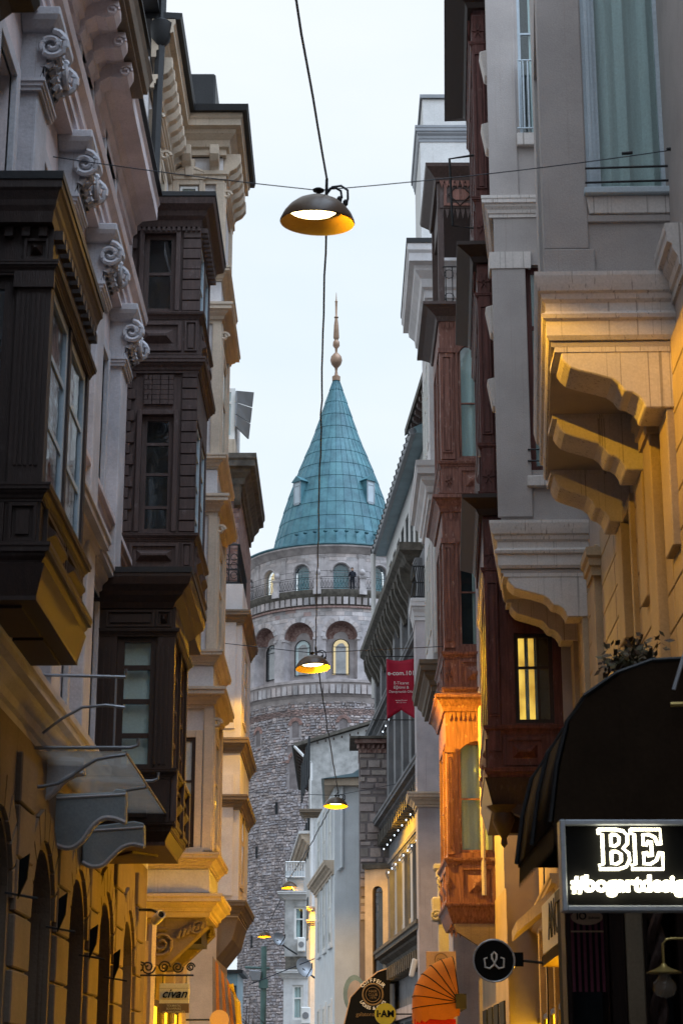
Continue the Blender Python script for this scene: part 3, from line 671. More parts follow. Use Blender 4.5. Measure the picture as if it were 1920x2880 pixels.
def ac_unit(u0, u1, v0, v1, Y, label):
    s0, s1, z0, z1 = rect(Y, u0, u1, v0, v1); t = thing('air_conditioner', label, 'air conditioner', ((s0 + s1) / 2, Y, z0), 'air conditioners on the bays')
    MB(near(Y)).box(s0, s1, -.35, 0, z0, z1).build('case', whitep, t, bevel=.03)
    r = min(s1 - s0, z1 - z0) * .36; mb = MB(near(Y)); mb.prism([((s0 + s1) / 2 + r * math.cos(.5236 * k), (z0 + z1) / 2 + r * math.sin(.5236 * k)) for k in range(12)], 0, .02); mb.build('fan_grille', steel, t)
ac_unit(836, 858, 2636, 2676, 77.6, 'white air conditioner hung beneath the upper bay window of the stained house')
ac_unit(846, 872, 2832, 2880, 77.4, 'white air conditioner beside the lowest visible bay window')
def dish(u, v, r, Y, yaw, label):
    x, y, z = P(u, v, Y); t = thing('satellite_dish', label, 'satellite dish', (x, y, z), 'satellite dishes'); M_ = Matrix.Translation((x, y, z)) @ Matrix.Rotation(yaw, 4, 'Z') @ Matrix.Rotation(R(72), 4, 'X')
    mb = MB(); mb.lathe([(0, -.12), (r * .5, -.09), (r * .85, -.02), (r, .05), (r * 1.0, .07), (r * .8, .01), (r * .45, -.06), (0, -.09)], M=M_, n=20); mb.build('reflector', steel, t, smooth=True)
    q = [tuple(M_ @ Vector(p)) for p in ((0, -r, .05), (0, -r * .4, .5), (0, 0, .55))]; MB().tube(q, .02).build('feed_arm', iron, t)
    MB().tube([tuple(M_ @ Vector((0, 0, -.1))), (x + .4, y + .3, z - .35), (x + .75, y + .5, z - .55)], .035).build('bracket', iron, t)
dish(782, 2642, .27, 76.5, R(35), 'smaller grey satellite dish projecting left of the bay under a lamp')
dish(854, 2722, .4, 76.0, R(40), 'larger grey satellite dish between the two bay windows')

# ------------------------------------------------------------------ pale blue house
h3 = thing('pale_blue_house', 'smooth pale blue plaster house lit yellow low on its street side', 'house', (1, 62, 0))
YH = 62.0
x0, x1 = xY(941, 2500, YH), xY(1030, 2500, YH); zt = zY(2212, YH)
FH = Fr((x0, YH), (-.085, 1), (-1, -.085))
p_ = [(x0, YH), (x1, YH), (x1, YH + 9), (x0 - .765, YH + 9)]
poly_block(h3, 'wall', p_, 0, zt, bluewall)
mb = MB(near(YH)); mb.prism([(x0 - .35, zt), (x1, zt), (x1, zt + .28), (x0 - .35, zt + .2)], -9.3, .3); mb.build('roof_fascia', cream, h3)
mb = MB(near(YH)); mb.prism([(x0 - .45, zt + .2), (x1, zt + .28), (x1, zt + .7), (x0 + .6, zt + .38)], -9.4, .42); mb.build('roof', bluemetal, h3)
MB(near(YH)).tube([(x0 + .25, .06, zt), (x0 + .24, .06, zY(2440, YH)), (x0 + .1, .06, zY(2448, YH))], .05).build('downpipe', bluewall, h3, smooth=True)
zb = zY(2455, YH)
mb = MB(FH); mb.sweep([(.3, 0), (8.5, 0)], cyma(zb, zb + .45, .34), side=1); mb.build('hood_cornice', cream, h3)
for k in range(3):
    for zc, hh in ((zY(2420, YH), 2.2), (zY(2650, YH), 2.4), (1.5, 2.6)):
        s = 1.0 + k * 2.5; window(h3, FH, s, s + 1.0, zc, zc + hh, .06, whitep, rails=(.5,), bars=(.5,), fw=.08, inside='dark'); casing(h3, FH, s, s + 1, zc, zc + hh, 0, .14, bluewall)
# ------------------------------------------------------------------ rubble wall house with brick cornice
h4 = thing('rubble_house', 'narrow rubble stone wall with toothed brick cornice beside the pale blue house', 'house', (1.4, 58, 0))
YR = 58.0; s0, s1, z0, z1 = rect(YR, 1011, 1078, 2118, 2860)
MB(near(YR)).box(s0, s1 + .6, -2, 0, 0, z1).build('wall', mortar, h4)
rubble_wall(h4, near(YR), s0, s1 + .3, 6.3, z1, 0, rubble2, .16, .34, .2, .55)
ca_, cb_ = xY(995, 2100, YR), s1 + .4
for r_ in range(3):
    z = z1 + r_ * .14; pr = .06 + r_ * .1
    for k in range(9 + r_):
        s = s0 - .02 - r_ * .06 + k * .155; MB(near(YR)).prism([(s, 0), (s + .075, pr), (s + .15, 0)] if r_ < 2 else [(s, -.0), (s, pr), (s + .15, pr), (s + .15, 0)], z, z + .125, 'sd').build('brick', brick, h4)
MB(near(YR)).box(s0 - .02, s1 + .6, -2, .03, z1, z1 + .4).build('parapet', brick, h4)
MB(near(YR)).box(s0 - .3, s1 + .6, -2, .36, z1 + .41, z1 + .48).build('coping', mossy, h4)
# low cream annex with the arched window
h5 = thing('arched_annex', 'low cream plaster wall with tall arched window lit by street lamp', 'house', (1.2, 54, 0))
FA = Fr((xY(1070, 2600, 56.5), 56.5), (-.11, -1), (-1, .11))
fa = Fr((xY(1026, 2600, 57.5), 57.5), (.9, -.42), (-.42, -.9))
mb = MB(fa); mb.arches(0, 1.2, 0, zY(2440, 57), [(.42, .17, zY(2760, 57), zY(2505, 57))], 0, .2, n=10); mb.build('wall', cream, h5)
arch_win(h5, fa, .42, .17, zY(2760, 57), zY(2505, 57), -.1, dwood, glass, room, fw=.03)
MB(fa).box(-.05, 1.25, -.2, .1, zY(2440, 57), zY(2425, 57)).build('coping', mossy, h5)

# ------------------------------------------------------------------ charcoal building on the right with led dots and white attic
h6 = thing('charcoal_building', 'charcoal stone building with heavy mossy cornice and white attic storey above', 'building', (2.2, 46, 0))
F6 = rightr((2.29, 46), -.0697)
wins = []
for k in range(7):
    s = .9 + k * 2.15
    wins += [(s, s + 1.05, 9.5, 12.2), (s, s + 1.05, 5.9, 7.7), (s, s + 1.05, 12.9, 14.7)]
mb = MB(F6); mb.holes(-.5, 15.9, 0, 15.2, wins, 0, .3); mb.build('wall', dgrey, h6)
MB(F6).box(-.5, 15.85, -2.5, -.32, 0, 15.1).build('core', room, h6)
for k, h in enumerate(wins):
    window(h6, F6, h[0] + .02, h[1] - .02, h[2] + .02, h[3] - .02, -.14, dgrey if k % 3 else whitep, rails=(.6,), bars=(.5,), fw=.06, inside='dark', dep=.04)
for k in range(8):
    s = .15 + k * 2.15
    for za, zb_ in ((5.5, 7.7), (9.3, 12.3), (12.8, 15.0)):
        mb = MB(F6); mb.box(s - .28, s + .28, -.02, .12, za, zb_); mb.sweep([(s - .3, .1), (s + .3, .1)], step(zb_ - .2, zb_, .1)); mb.build('pilaster', steel if za < 6 else dgrey, h6)
for za, zb_, p, m in ((8.9, 9.35, .5, dgrey), (7.75, 8.0, .14, dgrey), (4.75, 5.35, .55, mossy), (12.3, 12.75, .4, dgrey)):
    mb = MB(F6); mb.sweep([(-.5, 0), (15.9, 0)], cyma(za, zb_, p), side=1); mb.build('string_course', m, h6)
for k in range(30):
    MB(F6).box(.1 + k * .53, .3 + k * .53, -.01, .36, 8.55, 8.9).build('modillion', mossy, h6)
    MB(F6).box(.1 + k * .53, .3 + k * .53, -.01, .4, 4.4, 4.75).build('modillion', mossy, h6)
mb = MB(F6); mb.sweep([(3.2, -1), (3.2, 0), (16.1, 0)], [(-.05, 14.75), (.12, 14.75), (.16, 15.0), (.34, 15.15), (.42, 15.3), (.55, 15.4), (.55, 15.62), (-.05, 15.66)], side=1); mb.build('main_cornice', mossy, h6)
for k in range(16):
    s = 3.7 + k * .8
    mb = MB(F6); mb.prism([(0, 14.2), (.08, 14.15), (.16, 14.4), (.3, 14.62), (.42, 14.9), (.45, 15.2), (0, 15.2)], s, s + .2, 'dz'); mb.build('bracket', mossy, h6)
mb = MB(F6); aw = [(4.6 + k * 1.35, 5.5 + k * 1.35, 16.6, 18.3) for k in range(8)]
mb.holes(3.3, 15.9, 15.6, 18.95, aw, -.35, .12); mb.box(3.3, 15.9, -2.5, -.5, 15.6, 19); mb.build('attic_wall', white, h6)
for a in aw: window(h6, F6, a[0], a[1], a[2], a[3], -.38, iron, glass_far, rails=(.5,), bars=(.5,), fw=.05, inside='pale' if random.random() < .2 else 'curtain', dep=.03)
MB(F6).tube([(3.2, .08, 19.0), (16, .08, 19.0)], .11).build('gutter', steel, h6, smooth=True)
mb = MB(F6); mb.prism([(-2.5, 19.0), (.05, 18.95), (.05, 19.12), (-2.5, 20.4)], 3.2, 16.0, 'dz'); mb.build('roof', bluemetal, h6)
for k in range(22): MB(F6).tube([(3.4 + k * .58, .18, 18.92), (3.4 + k * .58, .2, 19.05), (3.4 + k * .58, .1, 19.14)], .018, 4).build('gutter_hook', iron, h6)
MB(F6).tube([(15.6, .12, 18.9), (15.6, .12, 13.9)], .09).build('downpipe', white, h6, smooth=True)
# raised rafter eaves nearer
mb = MB(F6); mb.prism([(-2.5, 21.2), (.1, 19.55), (.1, 19.75), (-2.5, 21.4)], -.5, 5.2, 'dz'); mb.build('tiled_roof', mossy, h6)
for k in range(11): MB(F6).prism([(-1.6, 20.5), (.05, 19.5), (.05, 19.4), (-.1, 19.3), (-1.6, 20.2)], -.4 + k * .54, -.25 + k * .54, 'dz').build('rafter', dwood2, h6)
MB(F6).box(-.5, 5.1, -2.4, -.9, 15.6, 20.4).build('attic_wall', cream, h6)
for r_, (zz, st) in enumerate(((8.42, 1.1), (7.62, 1.1), (12.05, 1.0))):
    n = int(14 / st)
    for k in range(n):
        s = 1.6 + k * st + (0 if r_ != 1 else .2); c = F6(s, .2 if r_ != 1 else .15, zz)
        mb = MB(); mb.lathe([(0, zz - .03), (.018, zz - .012), (.018, zz + .02), (0, zz + .03)], c[:2], 6); mb.build('led_lamp', led, h6)
MB(F6).box(-.5, 15.9, -.05, .1, 3.3, 3.6).build('shop_fascia', lilac, h6)
for k in range(6): MB(F6).box(.4 + k * 2.6, 2.2 + k * 2.6, 0, .03, 0, 3.2).build('shop_opening', room, h6)

# ------------------------------------------------------------------ pale house with oriel, between charcoal building and red wooden bays
h7 = thing('pale_oriel_house', 'tall pale grey oriel house with big cornice and white boxes on its roof', 'house', (2.6, 40, 0))
YO = 40.0; ox = 2.0; F7 = right(2.9)
def wrap7(prof, name, m, y0=YO, x=ox, y1=43.5):
    mb = MB(); mb.sweep([(3.6, y0), (x, y0), (x, y1), (3.6, y1)], prof, side=1); return mb.build(name, m, h7)
z_a = zY(1875, YO)
MB().box(ox, 3.6, YO, 43.3, z_a, 20.0).build('oriel_wall', paleplaster, h7)
MB().box(2.35, 3.6, YO + .3, 44, 0, z_a).build('lower_wall', lilac, h7)
wrap7(cyma(z_a - .55, z_a + .1, .32), 'oriel_base_moulding', brownstone)
wrap7(cyma(14.1, 14.95, .34), 'cornice', paleplaster); wrap7(cyma(19.0, 20.2, .48), 'main_cornice', paleplaster)
wrap7(band(20.2, 20.32, .5), 'coping', gutter)
for k in range(3):
    for zc in (11.2, 15.6):
        window(h7, right(ox), YO + .35 + k * .95, YO + 1.0 + k * .95, zc, zc + 2.1, .03, whitep, rails=(.6,), fw=.06, inside='curtain')
MB().tube([(ox + .08, YO - .08, 13.9), (ox + .08, YO - .08, z_a + .3)], .05).build('downpipe', white, h7, smooth=True)
s0, s1, z0, z1 = rect(43.5, 1180, 1330, 385, 500); MB(near(43.5)).box(s0, s1, -3, 0, 20.2, z1).build('roof_room', white, h7, bevel=.02)
mb = MB(near(43.5)); mb.sweep([(s0, -3), (s0, 0), (s1, 0)], cyma(z1 - .15, z1 + .28, .12), side=1); mb.build('roof_room_cornice', steel, h7)
s0, s1, z0, z1 = rect(43.7, 1187, 1330, 278, 385); MB(near(43.7)).box(s0, s1, -3, 0, z0 - .1, z1).build('water_tank_room', white, h7, bevel=.02)
mb = MB(near(43.7)); mb.sweep([(s0, -3), (s0, 0), (s1, 0)], band(z1, z1 + .1, .06), side=1); mb.build('tank_room_coping', steel, h7)
s0, s1, z0, z1 = rect(42.2, 1252, 1290, 655, 740); window(h7, near(42.2), s0, s1, z0, z1, 0, whitep, rails=(.3, .6), fw=.06, inside='blind', name='balcony_door')
# pink lower wing behind
h8 = thing('lilac_wing', 'narrow lilac plaster wing with iron roof balcony right of the red banner', 'house', (2.2, 44, 0))
YW = 45.0; s0, s1, z0, z1 = rect(YW, 1171, 1260, 1690, 2400)
MB(near(YW)).box(s0, s1, -1.2, 0, 0, z1).build('wall', lilac, h8)
mb = MB(near(YW)); mb.sweep([(s0, -1.2), (s0, 0), (s1, 0)], cyma(z1 - .5, z1 + .05, .12), side=1); mb.build('cornice', paleplaster, h8)
mb = MB(near(YW)); ra = z1 + .05
for k in range(9): x = s0 + k * .05; mb.tube([(x, .08, ra), (x + .03, .1, ra + .35), (x - .02, .08, ra + .8)], .012, 4)
for zz in (ra + .04, ra + .4, ra + .82): mb.tube([(s0 - .05, .09, zz), (s1, .09, zz)], .018, 4); mb.tube([(s0 - .05, .09, zz), (s0 - .05, -1.2, zz)], .018, 4)
mb.build('railing', iron, h8)
for va, p in ((2230, .2),):
    s_, _, z_, zz = rect(YW, 1171, 1200, va, va + 40); mb = MB(near(YW)); mb.sweep([(s0, -1), (s0, 0), (s1, 0)], cyma(z_, zz, .25), side=1); mb.build('ledge', cream, h8)
# banner
YN = 47.5
b0, b1, bz0, bz1 = rect(YN, 1087, 1168, 1852, 2025)
bn = thing('shop_banner', 'red swallow-tailed cloth banner with white lettering hung from two thin rods', 'banner', ((b0 + b1) / 2, YN, bz0))
mb = MB(near(YN)); n = 14; bm_ = (b0 + b1) / 2
def by(s, z): return .05 * math.sin((s - b0) * 7 + z * .8) + .02 * math.sin(z * 5)
for i in range(n):
    for j in range(14):
        a, b = b0 + (b1 - b0) * i / n, b0 + (b1 - b0) * (i + 1) / n
        def zz(s, t): lo = bz0 + .27 * (1 - abs(s - bm_) / ((b1 - b0) / 2)); hi = bz1 - .05 * math.sin(math.pi * (s - b0) / (b1 - b0)); return lo + (hi - lo) * t
        q = [(a, zz(a, j / 14)), (b, zz(b, j / 14)), (b, zz(b, (j + 1) / 14)), (a, zz(a, (j + 1) / 14))]
        mb.face(*[(s, by(s, z), z) for s, z in q])
bo = mb.build('cloth', red, bn, smooth=True); so_ = bo.modifiers.new('t', 'SOLIDIFY'); so_.thickness = .006
H = bz1 - bz0
for body, sz, f_, bold in (('e-com.101', .165, .745, .002), ('E-Ticaret', .105, .585, 0), ('Eğitimi &', .105, .515, 0), ('Danışmanlık Ofisi', .088, .445, 0), ('e-com101.com', .05, .305, 0), ('0212 251 10 10', .04, .27, 0)):
    text(body, sz, face_cam(bm_, YN - .1, bz0 + H * f_), whitep, bn, bold=bold)
for zz in (bz1 + .05, bz0 + .0):
    MB(near(YN)).tube([(b0 - .35, .02, zz), (b1 + .15, .02, zz)], .014, 5).build('rod', iron, bn)

# ------------------------------------------------------------------ far left: brick house, street lamp post, blue house
h9 = thing('brick_house', 'narrow old red brick house with dark stone cornice and black iron balcony', 'house', (-2.6, 37, 0))
YK = 37.0; kx = xY(671, 1500, YK); zc = zY(1385, YK)
MB().box(-3.2, kx, YK, YK + 5, 11, zc).build('core', mortar, h9)
fk = near(YK); z = 11.0; r_ = 0
while z < zc - .05:
    s = -2.75 + (r_ % 2) * .12
    while s < kx - .02:
        q = min(.24, kx - s); t = random.uniform(.8, 1.1); MB(fk).box(s + .006, s + q - .006, -.03, random.uniform(.008, .02), z, z + .1).build('brick', brick, h9); s += q
    z += .112; r_ += 1
fl = left(kx); mb = MB(fl); mb.box(YK + .02, YK + 5, -.01, .012, 11, zc); mb.build('street_wall', brick, h9)
mb = MB(); mb.sweep([(-3.2, YK), (kx, YK), (kx, YK + 4.2)], cyma(zc, zc + .75, .36), side=-1); mb.build('cornice', mossy, h9)
for k in range(2):
    x = kx - .1 - k * .3; MB(fk).prism([(0, zc - .35), (.1, zc - .3), (.24, zc + .1), (0, zc + .1)], x, x + .14, 'dz').build('bracket', mossy, h9)
MB().box(-3.2, xY(662, 1260, YK + .3), YK + .3, YK + 3, zc + .7, zY(1235, YK + .3)).build('parapet', cream, h9)
s0, s1, z0, z1 = rect(YK + .6, 600, 661, 1092, 1235)
window(h9, near(YK + .6), s0, s1, z0, z1, 0, whitep, glass_far, rails=(.72,), bars=(.45,), fw=.09, inside='blind', name='roof_window')
MB(near(YK + .6)).box(s0, s1, -2, -.2, z0, z1).build('roof_room', white, h9)
q0, q1 = P(663, 1098, YK + .5), P(661, 1200, YK + .5); q2, q3 = P(696, 1236, YK + 1.6), P(711, 1102, YK + 1.6)
for k in range(3):
    a, b = k / 3 + .01, (k + 1) / 3 - .01
    lp = lambda p, q, t: tuple(p[i] + (q[i] - p[i]) * t for i in range(3))
    mb = MB(); mb.face(lp(q0, q1, a), lp(q3, q2, a), lp(q3, q2, b), lp(q0, q1, b)); o = mb.build('awning_panel', steel, h9); o.modifiers.new('t', 'SOLIDIFY').thickness = .03
ry = YK - .4; rx = xY(672, 1600, ry); z0, z1 = zY(1642, ry), zY(1532, ry)
mb = MB()
for zz in (z0 + .03, z0 + .3, z1): mb.tube([(-3, ry, zz), (rx, ry, zz), (rx, ry + 3, zz)], .02, 4)
for k in range(5):
    x = rx - .02 - k * .18
    mb.tube([(x, ry, z0), (x, ry, z1)], .012, 4)
    for c in (.2, .42, .62): mb.tube([(x - .08 + .07 * math.cos(.7 * j), ry, z0 + c * (z1 - z0) * 1.1 + .07 * math.sin(.7 * j)) for j in range(9)], .01, 3)
for k in range(16): mb.tube([(rx, ry + .18 * k, z0), (rx, ry + .18 * k, z1)], .012, 4)
mb.build('balcony_railing', iron, h9)
MB().box(-3.2, rx + .05, ry - .05, ry + 3.1, z0 - .14, z0).build('balcony_slab', mossy, h9)
# gray oriel below the balcony
gx = xY(678, 2000, 36.0)
MB().box(-3.2, gx, 36.0, 39.5, 4.6, z0 - .16).build('oriel_wall', paleplaster, h9)
for zt_ in (10.55, 8.0, 6.9, 4.9):
    mb = MB(); mb.sweep([(-3.2, 36.0), (gx, 36.0), (gx, 39.5)], cyma(zt_ - .28, zt_, .16), side=-1); mb.build('string_course', brownstone, h9)
mb = MB(); mb.prism([(-3.2, 4.6), (gx, 4.6), (gx - .1, 4.2), (gx - .5, 3.7), (-3.2, 3.5)], 36.05, 39.4); mb.build('oriel_base', brownstone, h9)
for zb_ in (5.2, 8.4):
    window(h9, left(gx), 36.5, 37.6, zb_, zb_ + 1.5, .03, cream, rails=(.6,), fw=.08, inside='dark')
    MB(near(36)).box(-2.7, gx - .12, -.02, .03, zb_ - .2, zb_ + 2.1).build('pilaster_panel', paleplaster, h9)
MB().box(-3.2, -2.35, 36, 39.5, 0, 4.6).build('lower_wall', cream, h9)
bh = thing('blue_house', 'small blue-green house front at the far end beside the tower foot', 'house', (-6, 110, 0))
s0, s1, z0, z1 = rect(110, 600, 668, 2738, 2880); MB(near(110)).box(s0, s1, -6, 0, 0, z1).build('wall', bluemetal, bh)
MB(near(110)).box(s0, s1 + .3, -6, .3, z1, z1 + .2).build('roof', iron, bh)
sw = rect(110, 650, 664, 2772, 2840); window(bh, near(110), *sw, .05, iron, rails=(.5,), fw=.1, inside='dark')
lp_ = thing('street_lamp_post', 'green metal street lamp post with boxy luminaire before the tower', 'lamp post', (xY(742, 2700, 85), 85, 0))
lx = xY(742, 2700, 85)
MB().tube([(lx, 85, 0), (lx, 85, zY(2662, 85))], .13, 8).build('pole', green, lp_, smooth=True)
s0, s1, z0, z1 = rect(85, 702, 736, 2722, 2760); MB(near(85)).prism([(s0, z0 + .25), (s0 + .12, z0), (s1 - .05, z0), (s1, z1 - .15), (s0, z1 - .1)], -.35, .35).build('luminaire', steel, lp_, bevel=.03)
MB().tube([(s0 - .2, 85, z1 + .02), (s1 + .35, 85, z1 - .02)], .06, 6).build('arm', green, lp_)
MB(near(85)).box(lx - .2, lx + .2, -.2, .2, zY(2780, 85), zY(2755, 85)).build('clamp', green, lp_)
# bare twigs at the foot of the tower
tw = thing('bare_shrub', 'leafless dark twigs rising at the bottom left beside the tower foot', 'shrub', (xY(690, 2880, 70), 70, 0))
mb = MB(); bx = xY(690, 2880, 70)
for k in range(9):
    a = random.uniform(-.5, .5); z = 1.0; p = Vector((bx + random.uniform(-.4, .6), 70, 0)); pts = [tuple(p)]
    for j in range(5): p = p + Vector((a * .25 + random.uniform(-.12, .12), random.uniform(-.1, .1), random.uniform(.75, 1.0))); pts.append(tuple(p))
    mb.tube(pts, .035, 5, .008)
    for j in (2, 3, 4): q = Vector(pts[j]); mb.tube([tuple(q), tuple(q + Vector((random.uniform(-.5, .5), 0, random.uniform(.2, .5))))], .014, 4, .005)
mb.build('branches', dwood, tw)

# ================================================================== left: pink classical building with dark wooden bays
FL = left(-2.6)
pb = thing('pink_classical_building', 'pink plaster building with carved pilaster capitals and dark wooden bay windows', 'building', (-2.6, 15, 0))
PIL = [9.6, 11.65, 13.7, 15.75, 17.7, 19.75]
hol = []
for a, b in zip(PIL, PIL[1:]):
    c = (a + b) / 2
    hol += [(c - .42, c + .42, 7.55, 9.2), (c - .42, c + .42, 10.55, 11.4), (c - .42, c + .42, 4.9, 6.5)]
mb = MB(FL); mb.holes(5.0, 25.0, 4.3, 11.9, hol, 0, .22); mb.build('upper_wall', pink, pb)
MB(FL).box(5.0, 25.0, -3, -.4, 0, 13.2).build('core', room, pb)
MB(FL).box(-26.0, 4.99, -3, .0, 0, 14.5).build('plain_wing', pink, pb)
MB(FL).box(5.0, 24.6, -3, -.25, 11.9, 13.0).build('attic_wall', ptrim, pb)
for h in hol:
    window(pb, FL, h[0] + .02, h[1] - .02, h[2] + .02, h[3] - .02, -.12, paleframe if h[2] < 10 else dwood, rails=(.6,) if h[2] < 10 else tuple(k / 9 for k in range(1, 9)), fw=.06, inside='curtain' if h[2] < 10 else 'dark')
    casing(pb, FL, h[0], h[1], h[2], h[3], 0, .13, ptrim, p=.05)
for s in PIL:
    MB(FL).box(s - .25, s + .25, -.01, .15, 4.75, 9.32).build('pilaster', ptrim, pb, bevel=.012)
    mb = MB(FL); mb.sweep([(s - .27, 0), (s - .27, .16), (s + .27, .16), (s + .27, 0)], step(9.26, 9.36, .05), side=1); mb.build('astragal', ptrim, pb)
    # carved capital: bell, volutes, leaves, abacus
    cap = MB(FL); cap.prism([(0, 9.36), (.15, 9.36), (.19, 9.5), (.24, 9.68), (.3, 9.8), (0, 9.8)], s - .26, s + .26, 'dz'); co = cap.build('capital', ptrim, pb)
    for x in (-1, 1):
        f2 = nearof(FL, s + x * .3); mb = MB()
        mb.tube(spiral(f2, .25, 9.66, .13, .02, 1.7, 0, a0=1.5, sgn=-1), .032, 6, .02); mb.build('volute', ptrim, co, smooth=True)
        mb = MB(); mb.tube(spiral(FL, s + x * .2, 9.66, .12, .02, 1.7, .3, a0=1.57, sgn=x), .03, 6, .02); mb.build('volute', ptrim, co, smooth=True)
    for k in range(5):
        x = s - .24 + k * .12
        for zl_, dd in ((9.36, .17), (9.48, .2)):
            mb = MB(FL); mb.tube([(x, dd, zl_), (x, dd + .03, zl_ + .12), (x, dd + .09, zl_ + .17), (x, dd + .1, zl_ + .13)], .045, 6, .02); mb.build('leaf', ptrim, co, smooth=True)
    mb = MB(FL); mb.sweep([(s - .27, 0), (s - .27, .2), (s + .27, .2), (s + .27, 0)], [(-.05, 9.8), (.04, 9.8), (.1, 9.86), (.12, 9.9), (.12, 9.97), (-.05, 9.97)], side=1); mb.build('abacus', ptrim, pb, bevel=.01)
mb = MB(FL); mb.sweep([(5, 0), (20.8, 0)], [(-.02, 9.92), (.14, 9.92), (.14, 10.02), (.17, 10.02), (.17, 10.13), (.2, 10.13), (.2, 10.24), (.26, 10.3), (.28, 10.38), (-.02, 10.4)], side=1); mb.build('entablature', pink, pb)
mb = MB(FL); mb.sweep([(14.4, 0), (21.2, 0)], step(7.28, 7.48, .14), side=1); mb.build('sill_course', pink, pb)
mb = MB(FL); mb.sweep([(15.9, -.1), (15.9, .02), (17.9, .02), (17.9, -.1)], cyma(6.5, 6.86, .26), side=1); mb.build('window_hood', ptrim, pb)
mb = MB(FL); mb.sweep([(18.2, -.1), (18.2, .02), (19.15, .02), (19.15, -.1)], cyma(6.5, 6.8, .2), side=1); mb.build('window_hood', ptrim, pb)
mb = MB(FL); mb.sweep([(5, 0), (24.8, 0)], cyma(4.3, 4.7, .24), side=1); mb.build('string_course', ptrim, pb)
# main cornice: deep bracketed part and plain part
mb = MB(FL); mb.sweep([(5, 0), (20.9, 0)], [(-.02, 11.4), (.05, 11.4), (.05, 11.52), (.1, 11.56), (.1, 11.66), (.16, 11.72), (.34, 11.74), (.34, 11.9), (.37, 11.95), (-.02, 12.0)], side=1); mb.build('cornice', pink, pb)
mb = MB(FL); mb.sweep([(5, .0), (17.55, .0), (17.55, -.2)], [(.02, 11.75), (.46, 11.78), (.46, 11.83), (.5, 11.85), (.52, 11.98), (.55, 12.05), (.0, 12.08)], side=1); mb.build('bracketed_cornice', brownstone, pb)
MB(FL).box(5, 20.95, -.2, .39, 12.09, 12.13).build('gutter', gutter, pb); MB(FL).box(5, 17.6, .2, .57, 12.14, 12.17).build('gutter_edge', gutter, pb)
for k in range(15):
    s = 9.2 + k * .58
    mb = MB(FL); mb.prism([(0, 11.4), (.06, 11.36), (.1, 11.44), (.1, 11.52), (.2, 11.58), (.3, 11.56), (.38, 11.58), (.42, 11.66), (.42, 11.75), (0, 11.75)], s - .12, s + .12, 'dz'); br = mb.build('scroll_bracket', pink, pb)
    MB().tube(spiral(nearof(FL, s - .125), .36, 11.64, .07, .015, 1.4, 0), .018, 5).build('volute', pink, br)
# ground storey of brown stone: arcade
AC = [9.5 + 2.22 * k for k in range(7)]
mb = MB(FL); mb.arches(5, 25, 0, 4.3, [(c, .62, .3, 2.95 - .02 * k) for k, c in enumerate(AC)], .04, .4, n=14); mb.build('arcade_wall', brownstone, pb)
for k, c in enumerate(AC):
    MB(FL).face(*[(c - .62, -.34, .3), (c + .62, -.34, .3), (c + .62, -.34, 3.6), (c - .62, -.34, 3.6)]).build('dark_window', room, pb)
    q = c + 1.11
    for j in range(9):
        MB(FL).box(q - .38, q + .38, .03, .09, .35 + j * .42, .35 + j * .42 + .4).build('stone', brownstone, pb, bevel=.012)
    for j in range(9):
        a0 = math.pi * j / 9 + .02; a1 = math.pi * (j + 1) / 9 - .02
        mb = MB(FL); mb.prism([(c - r * math.cos(b), 2.95 + r * math.sin(b)) for r, b in ((.64, a0), (.9, a0), (.9, a1), (.64, a1))], .02, .075); mb.build('voussoir', brownstone, pb)
# black wedges built as pennants on thin rods
for i, (u, v, w_, h_, what) in enumerate(((68, 2465, 28, 128, 'nearest the left edge of the picture'), (177, 2567, 24, 112, 'second from the left edge'), (264, 2650, 22, 100, 'third from the left edge'), (329, 2715, 18, 92, 'farthest along, beside the yellow-lit pilaster'))):
    Y = yX(u, v, -2.35); f2 = near(Y)
    s0, s1, z0, z1 = rect(Y, u - w_ / 2, u + w_ / 2, v - h_ / 2, v + h_ / 2)
    t = thing('wall_flag', 'black wall pennant on thin rod, ' + what, 'pennant', (s0, Y, z0), 'black pennants along the arcade')
    MB(f2).prism([(s0, z1 - .05), (s1, z1), (s1 - .01, z0 + (z1 - z0) * .45), (s0, z0)], -.015, .015).build('cloth', blackp, t)
    MB(f2).tube([(s0 - .1, 0, z0 + .05), (s0 + .14, -.05, z0 + .01)], .01, 5).build('rod', iron, t)

def wood_bay(y0, y1, d, z0, z1, m, name='bay_body', fr=FL, par=pb):
    return MB(fr).box(y0, y1, -.05, d, z0, z1).build(name, m, par)
def wrapL(prof, y0, y1, d, name, m, par=pb, fr=FL, bevel=0):
    mb = MB(fr); mb.sweep([(y0, -.02), (y0, d), (y1, d), (y1, -.02)], prof, side=1); return mb.build(name, m, par, bevel=bevel)
# --- nearest bay
Y0, Y1, D = 12.0, 14.03, .58
wood_bay(Y0 + .3, Y1 - .05, D - .3, 4.72, 7.5, room, 'bay_core')
wrapL([(-.1, 4.69), (.0, 4.69), (.05, 4.9), (-.1, 4.95)], Y0, Y1, D, 'soffit_fascia', dwood)
MB(FL).box(Y0 - .0, Y1, 0, D + .0, 4.66, 4.7).build('soffit', dwood, pb)
for a in (0, 1): MB(FL).box(Y0 + .15 + a * .95, Y0 + 1.0 + a * .95, .1, D - .12, 4.64, 4.67).build('soffit_panel', dwood, pb)
wrapL(cyma(4.86, 5.04, .09), Y0, Y1, D, 'base_moulding', dwood)
wrapL(band(5.02, 5.36, .0, -.12), Y0, Y1, D, 'apron', dwood)
wrapL(cyma(5.34, 5.46, .07), Y0, Y1, D, 'sill_moulding', dwood)
wrapL(cyma(7.0, 7.1, .05), Y0, Y1, D, 'lintel_moulding', dwood)
wrapL(band(7.1, 7.4, .0, -.12), Y0, Y1, D, 'frieze', dwood)
